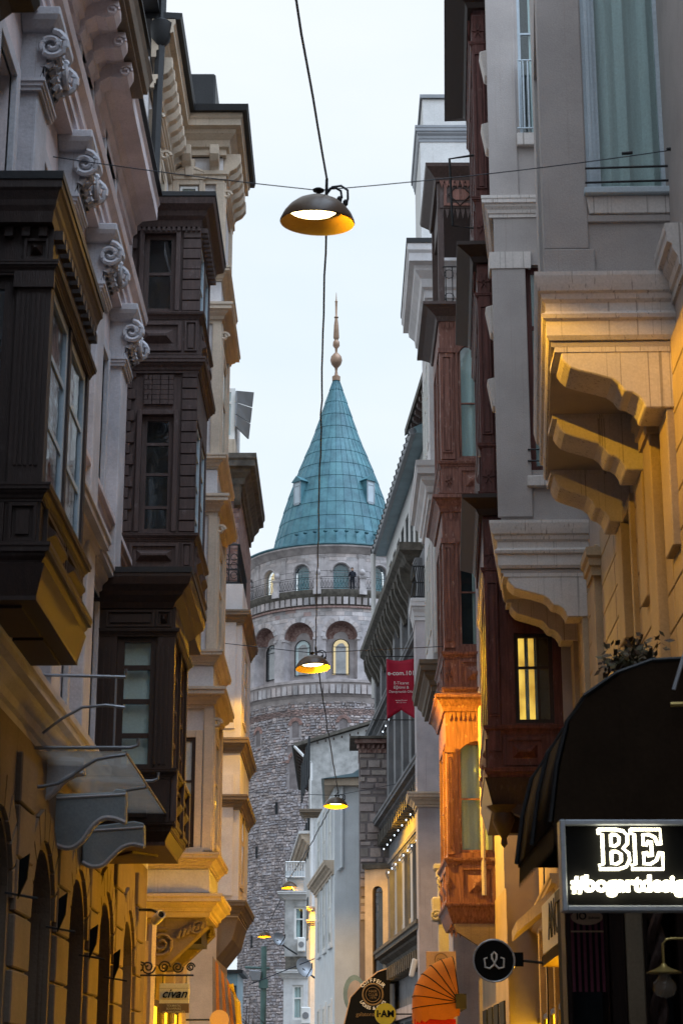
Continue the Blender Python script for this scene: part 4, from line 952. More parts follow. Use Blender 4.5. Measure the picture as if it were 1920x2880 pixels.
wrapL([(-.1, 7.36), (.1, 7.36), (.11, 7.44), (.125, 7.48), (.13, 7.52), (.15, 7.58), (.165, 7.6), (.165, 7.66), (-.3, 7.7)], Y0, Y1, D - .1, 'roof_cornice', dwood)
wrapL(band(7.66, 7.72, .175, -.6), Y0, Y1, D - .1, 'roof', gutter)
for k in range(13): MB(FL).box(Y0 + .02 + k * .155, Y0 + .1 + k * .155, D - .01, D + .06, 7.28, 7.35).build('dentil', dwood, pb)
fN = nearof(FL, Y0)
for k in range(5): MB(fN).box(.0 + k * .12, .06 + k * .12, -.01, .05, 7.28, 7.35).build('dentil', dwood, pb)
raised_panel(pb, fN, D - .2, D - .03, 7.11, 7.27, .0, dwood, 'rosette')
mb = MB(fN); mb.box(D - .24, D, -.12, .0, 5.44, 7.02); mb.build('corner_post', dwood, pb)
for k in range(5): MB(fN).box(D - .2 + k * .036, D - .18 + k * .036, -.01, .012, 5.6, 6.85).build('flute', dwood, pb)
MB(fN).box(D - .26, D + .02, -.02, .03, 6.9, 7.02).build('post_capital', dwood, pb)
window(pb, fN, -.0, D - .24, 5.46, 7.0, -.03, dwood, rails=(.3, .62), fw=.09, inside='dark')
raised_panel(pb, fN, .02, D - .24, 5.06, 5.33, .0, dwood, 'apron_panel'); raised_panel(pb, fN, D - .21, D - .02, 5.06, 5.33, .0, dwood, 'apron_panel', pyramid=False)
fS = lambda s, d, z: FL(s, D + d, z)
for a, b in ((Y0 + .13, Y0 + .14), (Y0 + .98, Y0 + 1.06), (Y1 - .1, Y1)): MB(fS).box(a, b, -.12, .0, 5.44, 7.02).build('post', dwood, pb)
for a, b in ((Y0 + .13, Y0 + .98), (Y0 + 1.06, Y1 - .1)):
    window(pb, fS, a, b, 5.46, 7.0, -.02, paleframe, rails=(.35, .68), fw=.07, inside='dark')
    raised_panel(pb, fS, a, b, 5.06, 5.33, .0, dwood, 'apron_panel')
# --- eaves of the next bay towards the camera (top left corner)
mb = MB(FL); mb.sweep([(6.0, .5), (10.6, .5), (10.6, -.02)], [(-.5, 8.1), (-.08, 8.1), (-.02, 8.2), (.1, 8.28), (.13, 8.35), (.13, 8.45), (-.5, 8.5)], side=1); mb.build('bay_roof', gutter, pb)
MB(FL).box(6.0, 10.4, -.02, .44, 5.0, 8.12).build('bay_body', dwood, pb)
# --- lower stacked bay
Y0, Y1, D = 19.2, 20.95, .85
wood_bay(Y0 + .3, Y1 - .05, D - .3, 4.1, 6.5, room, 'bay_core'); fN = nearof(FL, Y0); fS2 = lambda s, d, z: FL(s, .85 + d, z)
z0, z1 = 4.1, 6.73
wrapL(band(4.1, 4.62, 0, -.14), Y0, Y1, D, 'apron', dwood); wrapL(cyma(4.06, 4.16, .05), Y0, Y1, D, 'base_moulding', dwood); wrapL(cyma(4.6, 4.7, .06), Y0, Y1, D, 'sill_moulding', dwood)
wrapL([(-.1, 3.95), (-.06, 3.95), (.02, 4.1), (-.1, 4.12)], Y0, Y1, D, 'soffit_fascia', dwood)
MB(FL).box(Y0 + .05, Y1 - .05, 0, D - .05, 3.92, 3.96).build('soffit', dwood2, pb)
mb = MB(FL); mb.prism([(Y0 + .5, D / 2), (Y0 + .87, D - .2), (Y0 + 1.24, D / 2), (Y0 + .87, .2)], 3.9, 3.93, 'sd'); mb.build('soffit_diamond', dwood, pb)
wrapL(band(6.15, 6.42, 0, -.14), Y0, Y1, D, 'frieze', dwood); wrapL(cyma(6.1, 6.18, .05), Y0, Y1, D, 'lintel_moulding', dwood)
wrapL([(-.1, 6.4), (.02, 6.4), (.05, 6.46), (.12, 6.52), (.14, 6.56), (.2, 6.62), (.22, 6.7), (.22, 6.74), (-.4, 6.76)], Y0, Y1, D - .05, 'roof_cornice', dwood); wrapL(band(6.74, 6.8, .23, -.6), Y0, Y1, D - .05, 'roof', gutter)
wx = [xY(u, 1950, Y0) + 2.6 for u in (344, 421)]
for a, b, n_ in ((-.05, wx[0] - .07, 'post'), (wx[1] + .07, D, 'corner_post')): MB(fN).box(a, b, -.14, 0, 4.66, 6.14).build(n_, dwood, pb)
for a in (D - .19, D - .14, D - .09, .03, .09, .15): MB(fN).box(a, a + .025, -.01, .014, 4.75, 6.0).build('flute', dwood, pb)
window(pb, fN, wx[0] - .07, wx[1] + .07, 4.68, 6.12, -.04, dwood, rails=(.26, .51, .76), fw=.075, inside='blind', railw=.05)
raised_panel(pb, fN, .1, D - .24, 4.2, 4.56, 0, dwood, 'apron_panel'); raised_panel(pb, fN, .12, D - .22, 6.2, 6.38, 0, dwood, 'frieze_panel', pyramid=False); raised_panel(pb, fN, D - .2, D - .04, 6.2, 6.38, 0, dwood, 'rosette')
for a, b in ((Y0 + .15, Y0 + .16), (Y0 + .84, Y0 + .92), (Y1 - .12, Y1)): MB(fS2).box(a, b, -.14, 0, 4.66, 6.14).build('post', dwood, pb)
for a, b in ((Y0 + .15, Y0 + .84), (Y0 + .92, Y1 - .12)):
    window(pb, fS2, a, b, 4.68, 6.12, -.03, dwood2, rails=(.26, .51, .76), fw=.07, inside='dark'); raised_panel(pb, fS2, a, b, 4.2, 4.56, 0, dwood, 'apron_panel')
for a in (Y0, Y0 + .88, Y1 - .1): MB(fS2).box(a, a + .1, -.01, .06, 4.1, 4.7).build('bracket_post', dwood2, pb)
# --- two upper storeys
Y0, Y1, D = 21.3, 23.0, .85; fN = nearof(FL, Y0); fS3 = lambda s, d, z: FL(s, .85 + d, z)
wood_bay(Y0 + .3, Y1 - .05, D - .3, 6.7, 12.0, room, 'bay_core')
MB(FL).box(Y0 - .3, Y1, -.02, D - .02, 6.75, 7.3).build('bay_foot', dwood, pb)
for zb, wz0, wz1, top, crown in ((7.3, 7.86, 9.28, 10.05, False), (10.05, 10.7, 11.69, 12.15, True)):
    wrapL(band(zb + .05, wz0 - .08, 0, -.14), Y0, Y1, D, 'apron', dwood2); wrapL(cyma(zb - .02, zb + .08, .05), Y0, Y1, D, 'base_moulding', dwood2); wrapL(cyma(wz0 - .11, wz0 - .02, .06), Y0, Y1, D, 'sill_moulding', dwood2)
    ftop = top - (.3 if crown else .12)
    w0, w1 = (xY(u, 770 if crown else 1340, Y0) + 2.6 for u in ((418, 480) if crown else (409, 471)))
    mb = MB(fN); mb.holes(-.05, D, wz0 - .05, ftop, [(w0 - .06, w1 + .06, wz0, wz1 + .06)], -.02, .12); mb.build('bay_front', dwood2, pb)
    mb = MB(fS3); mb.holes(Y0, Y1, wz0 - .05, ftop, [(Y0 + .12, Y0 + .82, wz0, wz1 + .06), (Y0 + .9, Y1 - .12, wz0, wz1 + .06)], 0, .12); mb.build('bay_side', dwood2, pb)
    window(pb, fN, w0 - .06, w1 + .06, wz0, wz1 + .06, -.05, dwood2, rails=(.5,) if crown else (.22, .5, .76), fw=.06, inside='dark')
    casing(pb, fN, w0 - .06, w1 + .06, wz0, wz1 + .06, -.02, .06, dwood2, sill=False, p=.05)
    for a, b in ((Y0 + .12, Y0 + .82), (Y0 + .9, Y1 - .12)):
        window(pb, fS3, a, b, wz0, wz1 + .06, -.02, paleframe, glass_far, rails=(.5,) if crown else (.22, .5, .76), fw=.06, inside='blind')
        raised_panel(pb, fS3, a, b, zb + .12, wz0 - .14, 0, dwood2, 'apron_panel')
    raised_panel(pb, fN, w0 - .16, w1 + .16, zb + .12, wz0 - .14, 0, dwood2, 'apron_panel'); raised_panel(pb, fN, w1 + .2, D - .02, zb + .12, wz0 - .14, 0, dwood2, 'apron_panel', pyramid=False)
    # wooden quoin blocks beside the window
    z = wz0; k = 0
    while z < ftop - .1:
        for a, b in ((.0, w0 - .15), (w1 + .15, D)):
            o = .05 * (k % 2)
            MB(fN).box(a, b - (o if a < .1 else 0), -.03, .012 + .006 * (k % 2), z + .006, z + .135).build('wooden_block', dwood2, pb, bevel=.006)
        z += .14; k += 1
    if not crown:
        z = wz1 + .2; r_ = 0
        while z < ftop - .12:
            s = w0 - .05
            while s < w1 + .04:
                q = min(.1 if s > w0 or r_ % 2 == 0 else .05, w1 + .05 - s); MB(fN).box(s + .005, s + q - .005, -.03, .012, z, z + .058).build('wooden_brick', dwood2, pb); s += q
            z += .064; r_ += 1
        wrapL(cyma(ftop - .05, ftop + .14, .1), Y0, Y1, D, 'cornice', dwood2)
    else:
        wrapL([(-.1, ftop - .02), (.03, ftop - .02), (.05, ftop + .06), (.1, ftop + .1), (.12, ftop + .16), (.2, ftop + .22), (.22, ftop + .3), (-.3, ftop + .33)], Y0, Y1, D - .04, 'roof_cornice', dwood2)
        wrapL(band(ftop + .31, ftop + .37, .23, -.6), Y0, Y1, D - .04, 'roof', gutter)
        for k in range(14): MB(fN).box(.0 + k * .062, .035 + k * .062, -.01, .05, ftop - .08, ftop - .03).build('dentil', dwood2, pb)
        for k in range(12): MB(fS3).box(Y0 + .02 + k * .14, Y0 + .09 + k * .14, -.01, .08, ftop - .08, ftop - .02).build('dentil', dwood2, pb)

# ================================================================== glass canopy with blue-grey scroll plates
cn = thing('glass_canopy', 'glass door canopy on scrolled iron brackets with blue-grey side plates', 'canopy', (-2.2, 17.4, 4.2))
for a, b in ((15.5, 16.75), (16.78, 18.05), (18.08, 19.3)):
    MB(FL).box(a, b, .06, .8, 4.24, 4.252).build('pane', canopyglass, cn)
MB(FL).tube([(15.5, .8, 4.24), (19.3, .8, 4.24)], .012, 5).build('edge_bar', steel, cn)
for y in (15.5, 17.3, 19.25):
    f2 = nearof(FL, y); mb = MB(f2)
    mb.tube([(.0, 0, 4.28), (.85, 0, 4.28), (.9, 0, 4.3), (.9, 0, 4.36)], .015, 6)
    mb.tube([(.0, 0, 3.95), (.12, 0, 3.955), (.25, 0, 3.98), (.36, 0, 4.04), (.46, 0, 4.12), (.56, 0, 4.18), (.68, 0, 4.205), (.8, 0, 4.22)], .016, 6)
    if y < 16: mb.tube([(.0, 0, 4.9), (.78, 0, 4.88), (.78, 0, 4.95)], .014, 6); mb.tube([(.1, 0, 4.4), (.25, 0, 4.52), (.42, 0, 4.62), (.62, 0, 4.64), (.78, 0, 4.62)], .013, 6); mb.tube([(.7, 0, 4.88), (.7, 0, 4.28)], .01, 6)
    mb.build('bracket', steel, cn, smooth=True)
def smooth_pts(ps, n=5):
    out = []
    for i in range(len(ps) - 1):
        p0, p1, p2, p3 = ps[max(i - 1, 0)], ps[i], ps[i + 1], ps[min(i + 2, len(ps) - 1)]
        for k in range(n):
            t = k / n; out.append(tuple(.5 * (2 * p1[j] + (p2[j] - p0[j]) * t + (2 * p0[j] - 5 * p1[j] + 4 * p2[j] - p3[j]) * t * t + (3 * p1[j] - p0[j] - 3 * p2[j] + p3[j]) * t ** 3) for j in (0, 1)))
    return out + [ps[-1]]
for y, curve, top, m in ((16.3, [(40, 2265), (75, 2268), (110, 2262), (150, 2235), (182, 2200), (215, 2182), (240, 2180)], [(240, 2135), (40, 2128)], ptrim),
                         (16.9, [(150, 2372), (175, 2385), (205, 2388), (235, 2368), (262, 2330), (292, 2306), (325, 2306), (356, 2318)], [(358, 2226), (330, 2222), (320, 2232), (150, 2238)], bluegrey),
                         (18.4, [(235, 2428), (262, 2440), (292, 2436), (318, 2412), (345, 2388), (375, 2378), (408, 2384)], [(408, 2318), (380, 2312), (235, 2330)], bluegrey)):
    c = smooth_pts(curve); MB(near(y)).prism([(xY(u, v, y), zY(v, y)) for u, v in c + top], -.09, .09).build('scroll_console', m, cn, bevel=.012)
    MB(near(y)).tube([(xY(u, v, y), .09, zY(v, y)) for u, v in c], .024, 6).build('scroll_edge', ptrim, cn, smooth=True)
    a_, b_ = top[0], top[-1]; MB(near(y)).tube([(xY(a_[0], a_[1], y), .09, zY(a_[1] + 12, y)), (xY(b_[0], b_[1], y), .09, zY(b_[1] + 12, y))], .014, 6).build('console_bead', ptrim, cn, smooth=True)

# ================================================================== cream corner house with stacked mouldings
cb = thing('cream_oriel_house', 'cream and white house with stacked mouldings and bracketed cornice behind the wooden bays', 'house', (-2.4, 26.5, 0))
Y0, Y1, D = 25.5, 27.3, .81; fN = nearof(FL, Y0)
MB(FL).box(25.0, 33.0, -3, 0, 0, 15.1).build('wall', paleplaster, cb)
MB(FL).box(Y0, Y1, 0, D, 4.0, 15.0).build('oriel_wall', paleplaster, cb)
def wrapC(prof, name, m): 
    mb = MB(FL); mb.sweep([(Y0, -.02), (Y0, D), (Y1, D), (Y1, -.02)], prof, side=1); return mb.build(name, m, cb)
for zu, zl_ in ((13.17, 12.55), (10.24, 9.6), (7.36, 6.81), (4.57, 4.0)):
    wrapC(cyma(zu - .2, zu, .15), 'sill_course', cream); wrapC(cyma(zl_ - .26, zl_ + .02, .2), 'string_course', cream)
    MB(FL).box(Y0 - .02, Y1, -.0, D + .012, zl_ + .05, zu - .22).build('frieze_panel', paleplaster, cb)
for zb, zt_ in ((13.2, 14.6), (10.26, 12.3), (7.38, 9.34), (4.6, 6.55)):
    for a, b in ((.0, .16), (D - .1, D + .03)): MB(fN).box(a, b, -.01, .05, zb, zt_).build('corner_pilaster', cream, cb, bevel=.008)
    for a in (Y0 + .0, Y1 - .2): MB(lambda s, d, z: FL(s, .81 + d, z)).box(a, a + .2, -.01, .05, zb, zt_).build('corner_pilaster', cream, cb, bevel=.008)
    for a in (Y0 + .5,):
        f5 = lambda s, d, z: FL(s, .81 + d, z)
        if zt_ - zb > 1.6: window(cb, f5, a, a + .8, zb + .15, zt_ - .3, .03, cream, rails=(.6,), fw=.06, inside='dark'); casing(cb, f5, a, a + .8, zb + .15, zt_ - .3, 0, .1, cream)
    mb = MB(); mb.tube(spiral(nearof(FL, Y0 + .02), D + .07, zt_ - .2, .07, .02, 1.2, 0), .025, 5); mb.build('scroll_bracket', cream, cb, smooth=True)
mb = MB(FL); mb.sweep([(22.6, .02), (Y0 - .02, .02), (Y0 - .02, D), (Y1, D), (Y1, -.1)], cyma(15.02, 15.62, .3), side=1); mb.build('main_cornice', cream, cb)
mb = MB(FL); mb.sweep([(22.6, .02), (Y0 - .02, .02), (Y0 - .02, D), (Y1, D), (Y1, -.1)], step(14.55, 14.75, .08), side=1); mb.build('architrave', cream, cb)
mb = MB(FL); mb.sweep([(22.6, .02), (Y0 - .02, .02), (Y0 - .02, D), (Y1, D), (Y1, -.1)], [(-.4, 15.62), (.37, 15.6), (.39, 15.7), (-.4, 15.75)], side=1); mb.build('gutter', gutter, cb)
mprof = [(0, 14.72), (.06, 14.7), (.1, 14.8), (.2, 14.86), (.26, 14.95), (.26, 15.1), (0, 15.1)]
for k in range(9):
    s = 22.75 + k * .32; MB(FL).prism([(d + .02, z) for d, z in mprof], s, s + .14, 'dz').build('modillion', cream, cb, bevel=.008)
for k in range(6):
    s = Y0 + .05 + k * .32; MB(lambda s, d, z: FL(s, .81 + d, z)).prism(mprof, s, s + .14, 'dz').build('modillion', cream, cb, bevel=.008)
for k in range(2): MB(fN).prism(mprof, .2 + k * .42, .34 + k * .42, 'dz').build('modillion', cream, cb, bevel=.008)
MB(FL).box(22.6, 25.0, -3, -.02, 11.0, 15.02).build('upper_wing', paleplaster, cb)
for s in (22.9, 24.0):
    window(cb, FL, s, s + .7, 12.6, 14.2, .03, cream, rails=(.6,), fw=.06, inside='dark'); casing(cb, FL, s, s + .7, 12.6, 14.2, 0, .12, cream)
    mb = MB(); mb.tube(spiral(nearof(FL, s - .1), .1, 14.2, .08, .02, 1.2, 0), .03, 5); mb.build('scroll_bracket', cream, cb, smooth=True)
s0, s1, z0, z1 = rect(Y0, 506, 556, 527, 640); z0 = max(z0, 12.7)
window(cb, near(Y0), s0, s1, z0, z1, .03, whitep, rails=(), fw=.035, inside='curtain'); casing(cb, near(Y0), s0 - .02, s1 + .02, z0, z1 + .02, 0, .09, cream, p=.06)
mb = MB(near(Y0)); cx = (s0 + s1) / 2; mb.tube([(s0 - .12, .06, z1 + .1), (s0 - .1, .06, z1 + .2), (cx, .07, z1 + .3), (s1 + .1, .06, z1 + .2), (s1 + .12, .06, z1 + .1)], .045); mb.build('pediment', cream, cb, smooth=True)
MB(near(Y0)).prism([(cx - .06, z1 + .14), (cx + .06, z1 + .14), (cx + .09, z1 + .42), (cx - .09, z1 + .42)], -.02, .12).build('keystone', cream, cb, bevel=.015)
s0, s1, z0, z1 = rect(Y0, 522, 548, 2075, 2385); window(cb, near(Y0), s0 - .15, s1, z0, z1, .02, dwood, rails=(.6,), fw=.05, inside='dark'); casing(cb, near(Y0), s0 - .15, s1, z0, z1, 0, .1, cream)
# rooftop box and drain
MB(FL).box(Y0 + .5, Y1 + 1, -.7, D - .18, 15.7, 16.75).build('roof_box', gutter, cb, bevel=.03)
MB(FL).tube([(22.65, .12, 16.5), (22.65, .12, 15.3), (22.7, .1, 14.6), (22.7, .08, 11.5)], .07).build('downpipe', gutter, cb, smooth=True)
MB(FL).lathe([(.06, 15.2), (.13, 15.3), (.16, 15.55), (.1, 15.6)], (22.65, .12), 10).build('rain_hopper', gutter, cb, smooth=True)
mb = MB(FL); mb.prism([(-.3, 15.7), (.1, 15.7), (.05, 16.2), (-.3, 17.4)], 22.0, 24.3, 'dz'); mb.build('mansard', gutter, cb)
# foot of the oriel: big scroll console
mb = MB(FL); mb.sweep([(Y0, -.02), (Y0, D), (Y1, D), (Y1, -.02)], band(3.72, 3.98, .02, -.3), side=1); mb.build('oriel_foot', cream, cb)
for y in (Y0 + .02, Y1 - .35):
    f6 = nearof(FL, y)
    mb = MB(f6); mb.prism([(0, 3.72), (D - .02, 3.72), (D, 3.6), (D - .12, 3.48), (.5, 3.3), (.3, 3.12), (.14, 3.1), (.0, 3.2)], -.32, 0); k = mb.build('console', brownstone, cb, bevel=.01)
    mb = MB(); mb.tube(spiral(f6, .2, 3.38, .2, .03, 2.2, .02, a0=1.2), .025, 6); mb.build('volute', brownstone, k, smooth=True)
    mb = MB(); mb.tube(spiral(f6, D - .14, 3.6, .1, .02, 1.6, .02, a0=3), .02, 6); mb.build('volute', brownstone, k, smooth=True)
    for q in range(6): MB().tube([f6(.42 + q * .06, .02, 3.45 + q * .025), f6(.46 + q * .06, .03, 3.55 + q * .02)], .025, 5).build('carved_leaf', brownstone, k)
MB(FL).box(Y0 + .35, Y1 - .35, 0, D - .1, 3.4, 3.72).build('oriel_soffit', gutter, cb)
# lit shopfront bits under the oriel
for k in range(4): MB(FL).box(25.3 + k * 1.6, 25.6 + k * 1.6, -.02, .12, 0, 3.4).build('shop_pilaster', lamptint_wall, cb, bevel=.01)
for k in range(4): MB(FL).box(25.7 + k * 1.6, 26.8 + k * 1.6, -.02, .02, .2, 3.0).build('shopfront_panel', room, cb)
MB(FL).tube([(25.1, .12, 3.6), (25.1, .12, 0)], .055).build('downpipe', cream, cb, smooth=True); MB(FL).tube([(29.2, .2, 3.6), (29.2, .2, 0)], .06).build('downpipe', cream, cb, smooth=True)

# ================================================================== right: taupe oriel building
F0 = rightr((3.08, 16), .0275)
tb = thing('taupe_oriel_building', 'taupe plaster building with two projecting oriels on scrolled corbels, nearest on the right', 'building', (3.1, 20, 0))
MB(F0).box(-9, 10.0, -4, -.02, 0, 16).build('core', taupe, tb)
mb = MB(F0); mb.holes(-9, 10, 7.6, 16, [], 0, .1); mb.build('upper_wall', taupe, tb)
MB(F0).box(-42, -9.01, -4, .0, 0, 15.5).build('plain_wing', taupe, tb)
ND = 1.17
# rusticated courses, block by block
z = 3.0; k = 0
while z < 7.9:
    for a, b in ((-3.0, -1.0), (-.95, .55), (.6, 1.0), (1.9, 3.1), (4.05, 4.9), (4.95, 6.3), (6.9, 8.4), (8.45, 9.9)):
        MB(F0).box(a, b, -.02, .05, z + .008, z + .362).build('stone', lamptint_wall, tb, bevel=.008)
    z += .37
for s in (1.05, 6.35):
    MB(F0).box(s, s + .5, -.01, .14, 3.0, 7.95).build('pilaster', lamptint_wall, tb, bevel=.01)
    mb = MB(F0); mb.sweep([(s - .02, 0), (s - .02, .13), (s + .52, .13), (s + .52, 0)], step(7.6, 7.95, .1), side=1); mb.build('pilaster_capital', lamptint_wall, tb)
window(tb, F0, 3.12, 4.03, 4.4, 7.5, -.0, dwood, rails=(.7,), bars=(.5,), fw=.07, inside='dark'); casing(tb, F0, 3.12, 4.03, 4.4, 7.5, .02, .12, lamptint_wall, p=.08)
def oriel(s0, s1, D, D1, tag_):
    Yn = F0(s0, D / 2, 0)[1]; Xw = F0(s0, 0, 0)[0]; f = nearof(F0, s0)
    A = lambda u, v: Xw - xY(u, v, Yn)
    Z = lambda v: zY(v, Yn)
    def wrap(prof, name, m, bevel=0, d=D):
        mb = MB(F0); mb.sweep([(s0, -.02), (s0, D), (s1, D1), (s1, -.02)], prof, side=1); return mb.build(name, m, tb, bevel=bevel)
    wrap([(-.2, 8.16), (.0, 8.16), (.02, 8.2), (.02, 8.34), (.05, 8.36), (.06, 8.4), (.03, 8.42), (.02, 8.44), (.02, 8.52), (.05, 8.55), (.06, 8.6), (.085, 8.62), (.1, 8.68), (.115, 8.76), (.115, 8.8), (-.2, 8.84)], 'oriel_base_cornice', whitetrim)
    MB(F0).prism([(s0 + .02, -.02), (s0 + .02, D - .02), (s1 - .02, D1 - .02), (s1 - .02, -.02)], 8.1, 8.15, 'sd').build('oriel_soffit', taupe, tb)
    # scrolled corbels
    pr = [(0, 8.12), (1.06, 8.12), (1.06, 8.0), (1.03, 7.95), (.98, 7.9), (.9, 7.87), (.75, 7.83), (.6, 7.785), (.54, 7.74), (.5, 7.68), (.48, 7.66), (.42, 7.65), (.36, 7.61), (.32, 7.55), (.31, 7.5), (0, 7.5)]
    n = 3 if s1 - s0 > 3 else 2; TH_ = .52 if n == 3 else .4; L_ = (s1 - s0 - TH_ - .05) / (n - 1)
    for k in range(n):
        s = s0 + .03 + k * L_
        Dk = D + (D1 - D) * (s - s0) / (s1 - s0)
        MB(F0).prism([(d * Dk / 1.17, z) for d, z in pr], s, s + TH_, 'dz').build('corbel', whitetrim, tb, bevel=.012)
        mb = MB(F0); mb.box(s - .008, s + TH_ + .008, -.01, Dk - .05, 8.05, 8.105); mb.build('corbel_cap', whitetrim, tb)
        MB(F0).box(s + .02, s + TH_ - .02, -.01, .12, 6.2, 7.5).build('corbel_pilaster', lamptint_wall, tb, bevel=.01)
    return f, A, Z, wrap
f, A, Z, wrap = oriel(0, 4.2, ND, .88, 'near')
wa0, wa1, wz0, wz1 = A(1862, 270), A(1668, 270), Z(530), 12.6
mb = MB(f); mb.holes(-.02, ND, 8.8, 15, [(wa0 - .1, wa1 + .1, wz0 - .02, wz1)], 0, .3); mb.build('oriel_front', taupe, tb)
fT = lambda s, d, z: F0(s, ND - .069 * s + d, z)
mb = MB(fT); mb.holes(0, 4.2, 8.8, 15, [(1.2, 3.0, 9.6, 12.6)], 0, .2); mb.build('oriel_side', taupe, tb)
window(tb, fT, 1.22, 2.98, 9.62, 12.58, -.06, paleframe, rails=(.75,), bars=(.5,), fw=.08, inside='curtain')
MB(f).box(A(1640, 350), ND + .012, -.01, .03, Z(702), 15).build('corner_pilaster', taupe, tb, bevel=.008)
MB(f).box(A(1672, 735), ND + .02, -.01, .045, Z(776), Z(704)).build('pilaster_base', taupe, tb, bevel=.01)
mb = MB(f); o_ = .1
for i_, (w_, p_) in enumerate(((.1, .02), (.065, .045), (.03, .03))):
    mb.box(wa1 + .1 - o_ + o_ - w_, wa1 + .1 - (w_ - .035 if i_ < 2 else 0), -.1, p_ - .05, wz0 - .02, wz1)
    mb.box(wa0 - .1 + (w_ - .035 if i_ < 2 else 0), wa0 - .1 + w_, -.1, p_ - .05, wz0 - .02, wz1)
mb.build('window_architrave', paleframe, tb)
window(tb, f, wa0, wa1, wz0, wz1, -.08, paleframe, rails=(), fw=.045, inside='none')
curtain(f, wa0, wa0 + (wa1 - wa0) * .46, wz0, wz1, -.215, tb, amp=.03); curtain(f, wa0 + (wa1 - wa0) * .42, wa1, wz0, wz1, -.16, tb, amp=.034)
MB(f).box(wa0, wa1, -.28, -.27, wz0, wz1).build('dark_interior', room, tb)
mb = MB(f); mb.box(A(1905, 545), A(1640, 545), -.02, .1, Z(556), Z(537)); mb.build('sill', paleframe, tb, bevel=.01)
MB(f).prism([(-.1, 0)] and [(A(1895, 600), Z(556)), (A(1648, 600), Z(556)), (A(1655, 600), Z(606)), (A(1895, 600), Z(606))], -.01, .045).build('sill_apron', whitetrim, tb, bevel=.008)
MB(f).box(A(1905, 620), A(1650, 620), -.01, .03, Z(628), Z(607)).build('apron_moulding', taupe, tb, bevel=.008)
for v in (480, 520): MB(f).tube([(A(1892, v), .08, Z(v)), (A(1642, v + 4), .08, Z(v + 4))], .011, 6).build('guard_bar', iron, tb)
mb = MB(F0); mb.sweep([(-.7, 0), (0, 0)], cyma(8.5, 9.0, .16), side=1); mb.build('string_course', whitetrim, tb)
# second oriel
f, A, Z, wrap = oriel(8.0, 9.85, 1.2, 1.03, 'far'); D2 = 1.2
MB(f).box(0, D2 - .03, -.5, -.0, 8.8, 18).build('oriel_front', taupe, tb) if False else None
w1_ = (A(1530, 150), A(1455, 150), Z(378), 18.0); w2_ = (A(1556, 1030), A(1482, 1030), Z(1322), Z(745))
mb = MB(f); mb.holes(-.02, D2 - .04, 8.8, 18, [w1_, w2_], 0, .3); mb.build('oriel_front', taupe, tb)
MB(F0).prism([(8.35, -.02), (8.35, D2 - .07), (9.8, 1.0), (9.8, -.02)], 8.8, 18, 'sd').build('oriel_side', taupe, tb)
window(tb, f, *w1_, -.1, paleframe, rails=(.5,), fw=.05, inside='half'); window(tb, f, *w2_, -.1, redwood, rails=(.7,), fw=.09, inside='curtain')
MB(f).box(A(1450, 300), D2 + .0, -.01, .03, Z(556), 18).build('corner_pilaster', taupe, tb, bevel=.008)
MB(f).box(A(1483, 1000), D2 + .0, -.01, .045, Z(1455), Z(755)).build('corner_pilaster', taupe, tb, bevel=.008)
mb = MB(F0); mb.sweep([(8.0, -.02), (8.0, D2), (9.85, 1.03), (9.85, -.02)], cyma(Z(612), Z(558), .12), side=1); mb.build('cornice', whitetrim, tb)
mb = MB(f); mb.sweep([(A(1486, 730), 0), (A(1486, 730), .04), (D2 + .01, .04), (D2 + .01, -.3)], cyma(Z(758), Z(712), .08), side=-1); mb.build('pilaster_capital', whitetrim, tb)
mb = MB(f); mb.sweep([(A(1525, 400), .0), (A(1452, 400), .0)], step(Z(420), Z(380), .07), side=-1); mb.sweep([(A(1556, 1350), .0), (A(1482, 1350), .0)], step(Z(1378), Z(1345), .07), side=-1)
for a, b, c, e in ((A(1525, 400), A(1452, 400), Z(415), Z(380)), (A(1560, 1350), A(1480, 1350), Z(1372), Z(1342))): MB(f).box(a, b, -.02, .09, c, e).build('sill', whitetrim, tb, bevel=.012)
mb = MB(f)
for k in range(6): a = A(1458 + k * 13, 300); mb.tube([(a, .1, Z(370)), (a, .1, Z(178))], .012, 5)
for v in (370, 180): mb.tube([(A(1452, v), .1, Z(v)), (A(1530, v), .1, Z(v))], .014, 5)
mb.build('balcony_rail', paleframe, tb)
for v in (1268, 1300): MB(f).tube([(A(1482, v), .06, Z(v)), (A(1550, v), .06, Z(v))], .012, 5).build('guard_bar', iron, tb)
for zz in (10.6, 11.7, 14.6, 15.8): MB(F0).prism([(D2 - .1, zz), (D2 + .0, zz + .05), (D2 + .07, zz + .45), (D2 - .1, zz + .5)], 8.5, 8.75, 'dz').build('side_bracket', whitetrim, tb, bevel=.01)

# ================================================================== dark red wooden bay house
F1 = rightr((3.1, 26), .054)
rb = thing('dark_red_bay_house', 'tall dark red wooden bay house squeezed behind the taupe oriels', 'house', (2.8, 27, 0))
MB(F1).box(-.05, 9.0, -4, -.02, 0, 19.5).build('core', taupe, rb)
MB(F1).box(-.0, 9.0, -.02, .0, 0, 5.6).build('ground_wall', lamptint_wall, rb)
D = 1.05; f = nearof(F1, 0); fs = lambda s, d, z: F1(s, 1.05 + d, z); A = lambda u, v: 3.1 - xY(u, v, 26)
def wrap1(prof, name, m=redwood, s0=0, s1=3.4, d=D):
    mb = MB(F1); mb.sweep([(s0, -.02), (s0, d), (s1, d), (s1, -.02)], prof, side=1); return mb.build(name, m, rb)
levels = [(5.7, 6.4, 8.6, 9.55), (9.75, 10.6, 12.9, 13.55), (13.75, 14.6, 17.2, 17.9)]
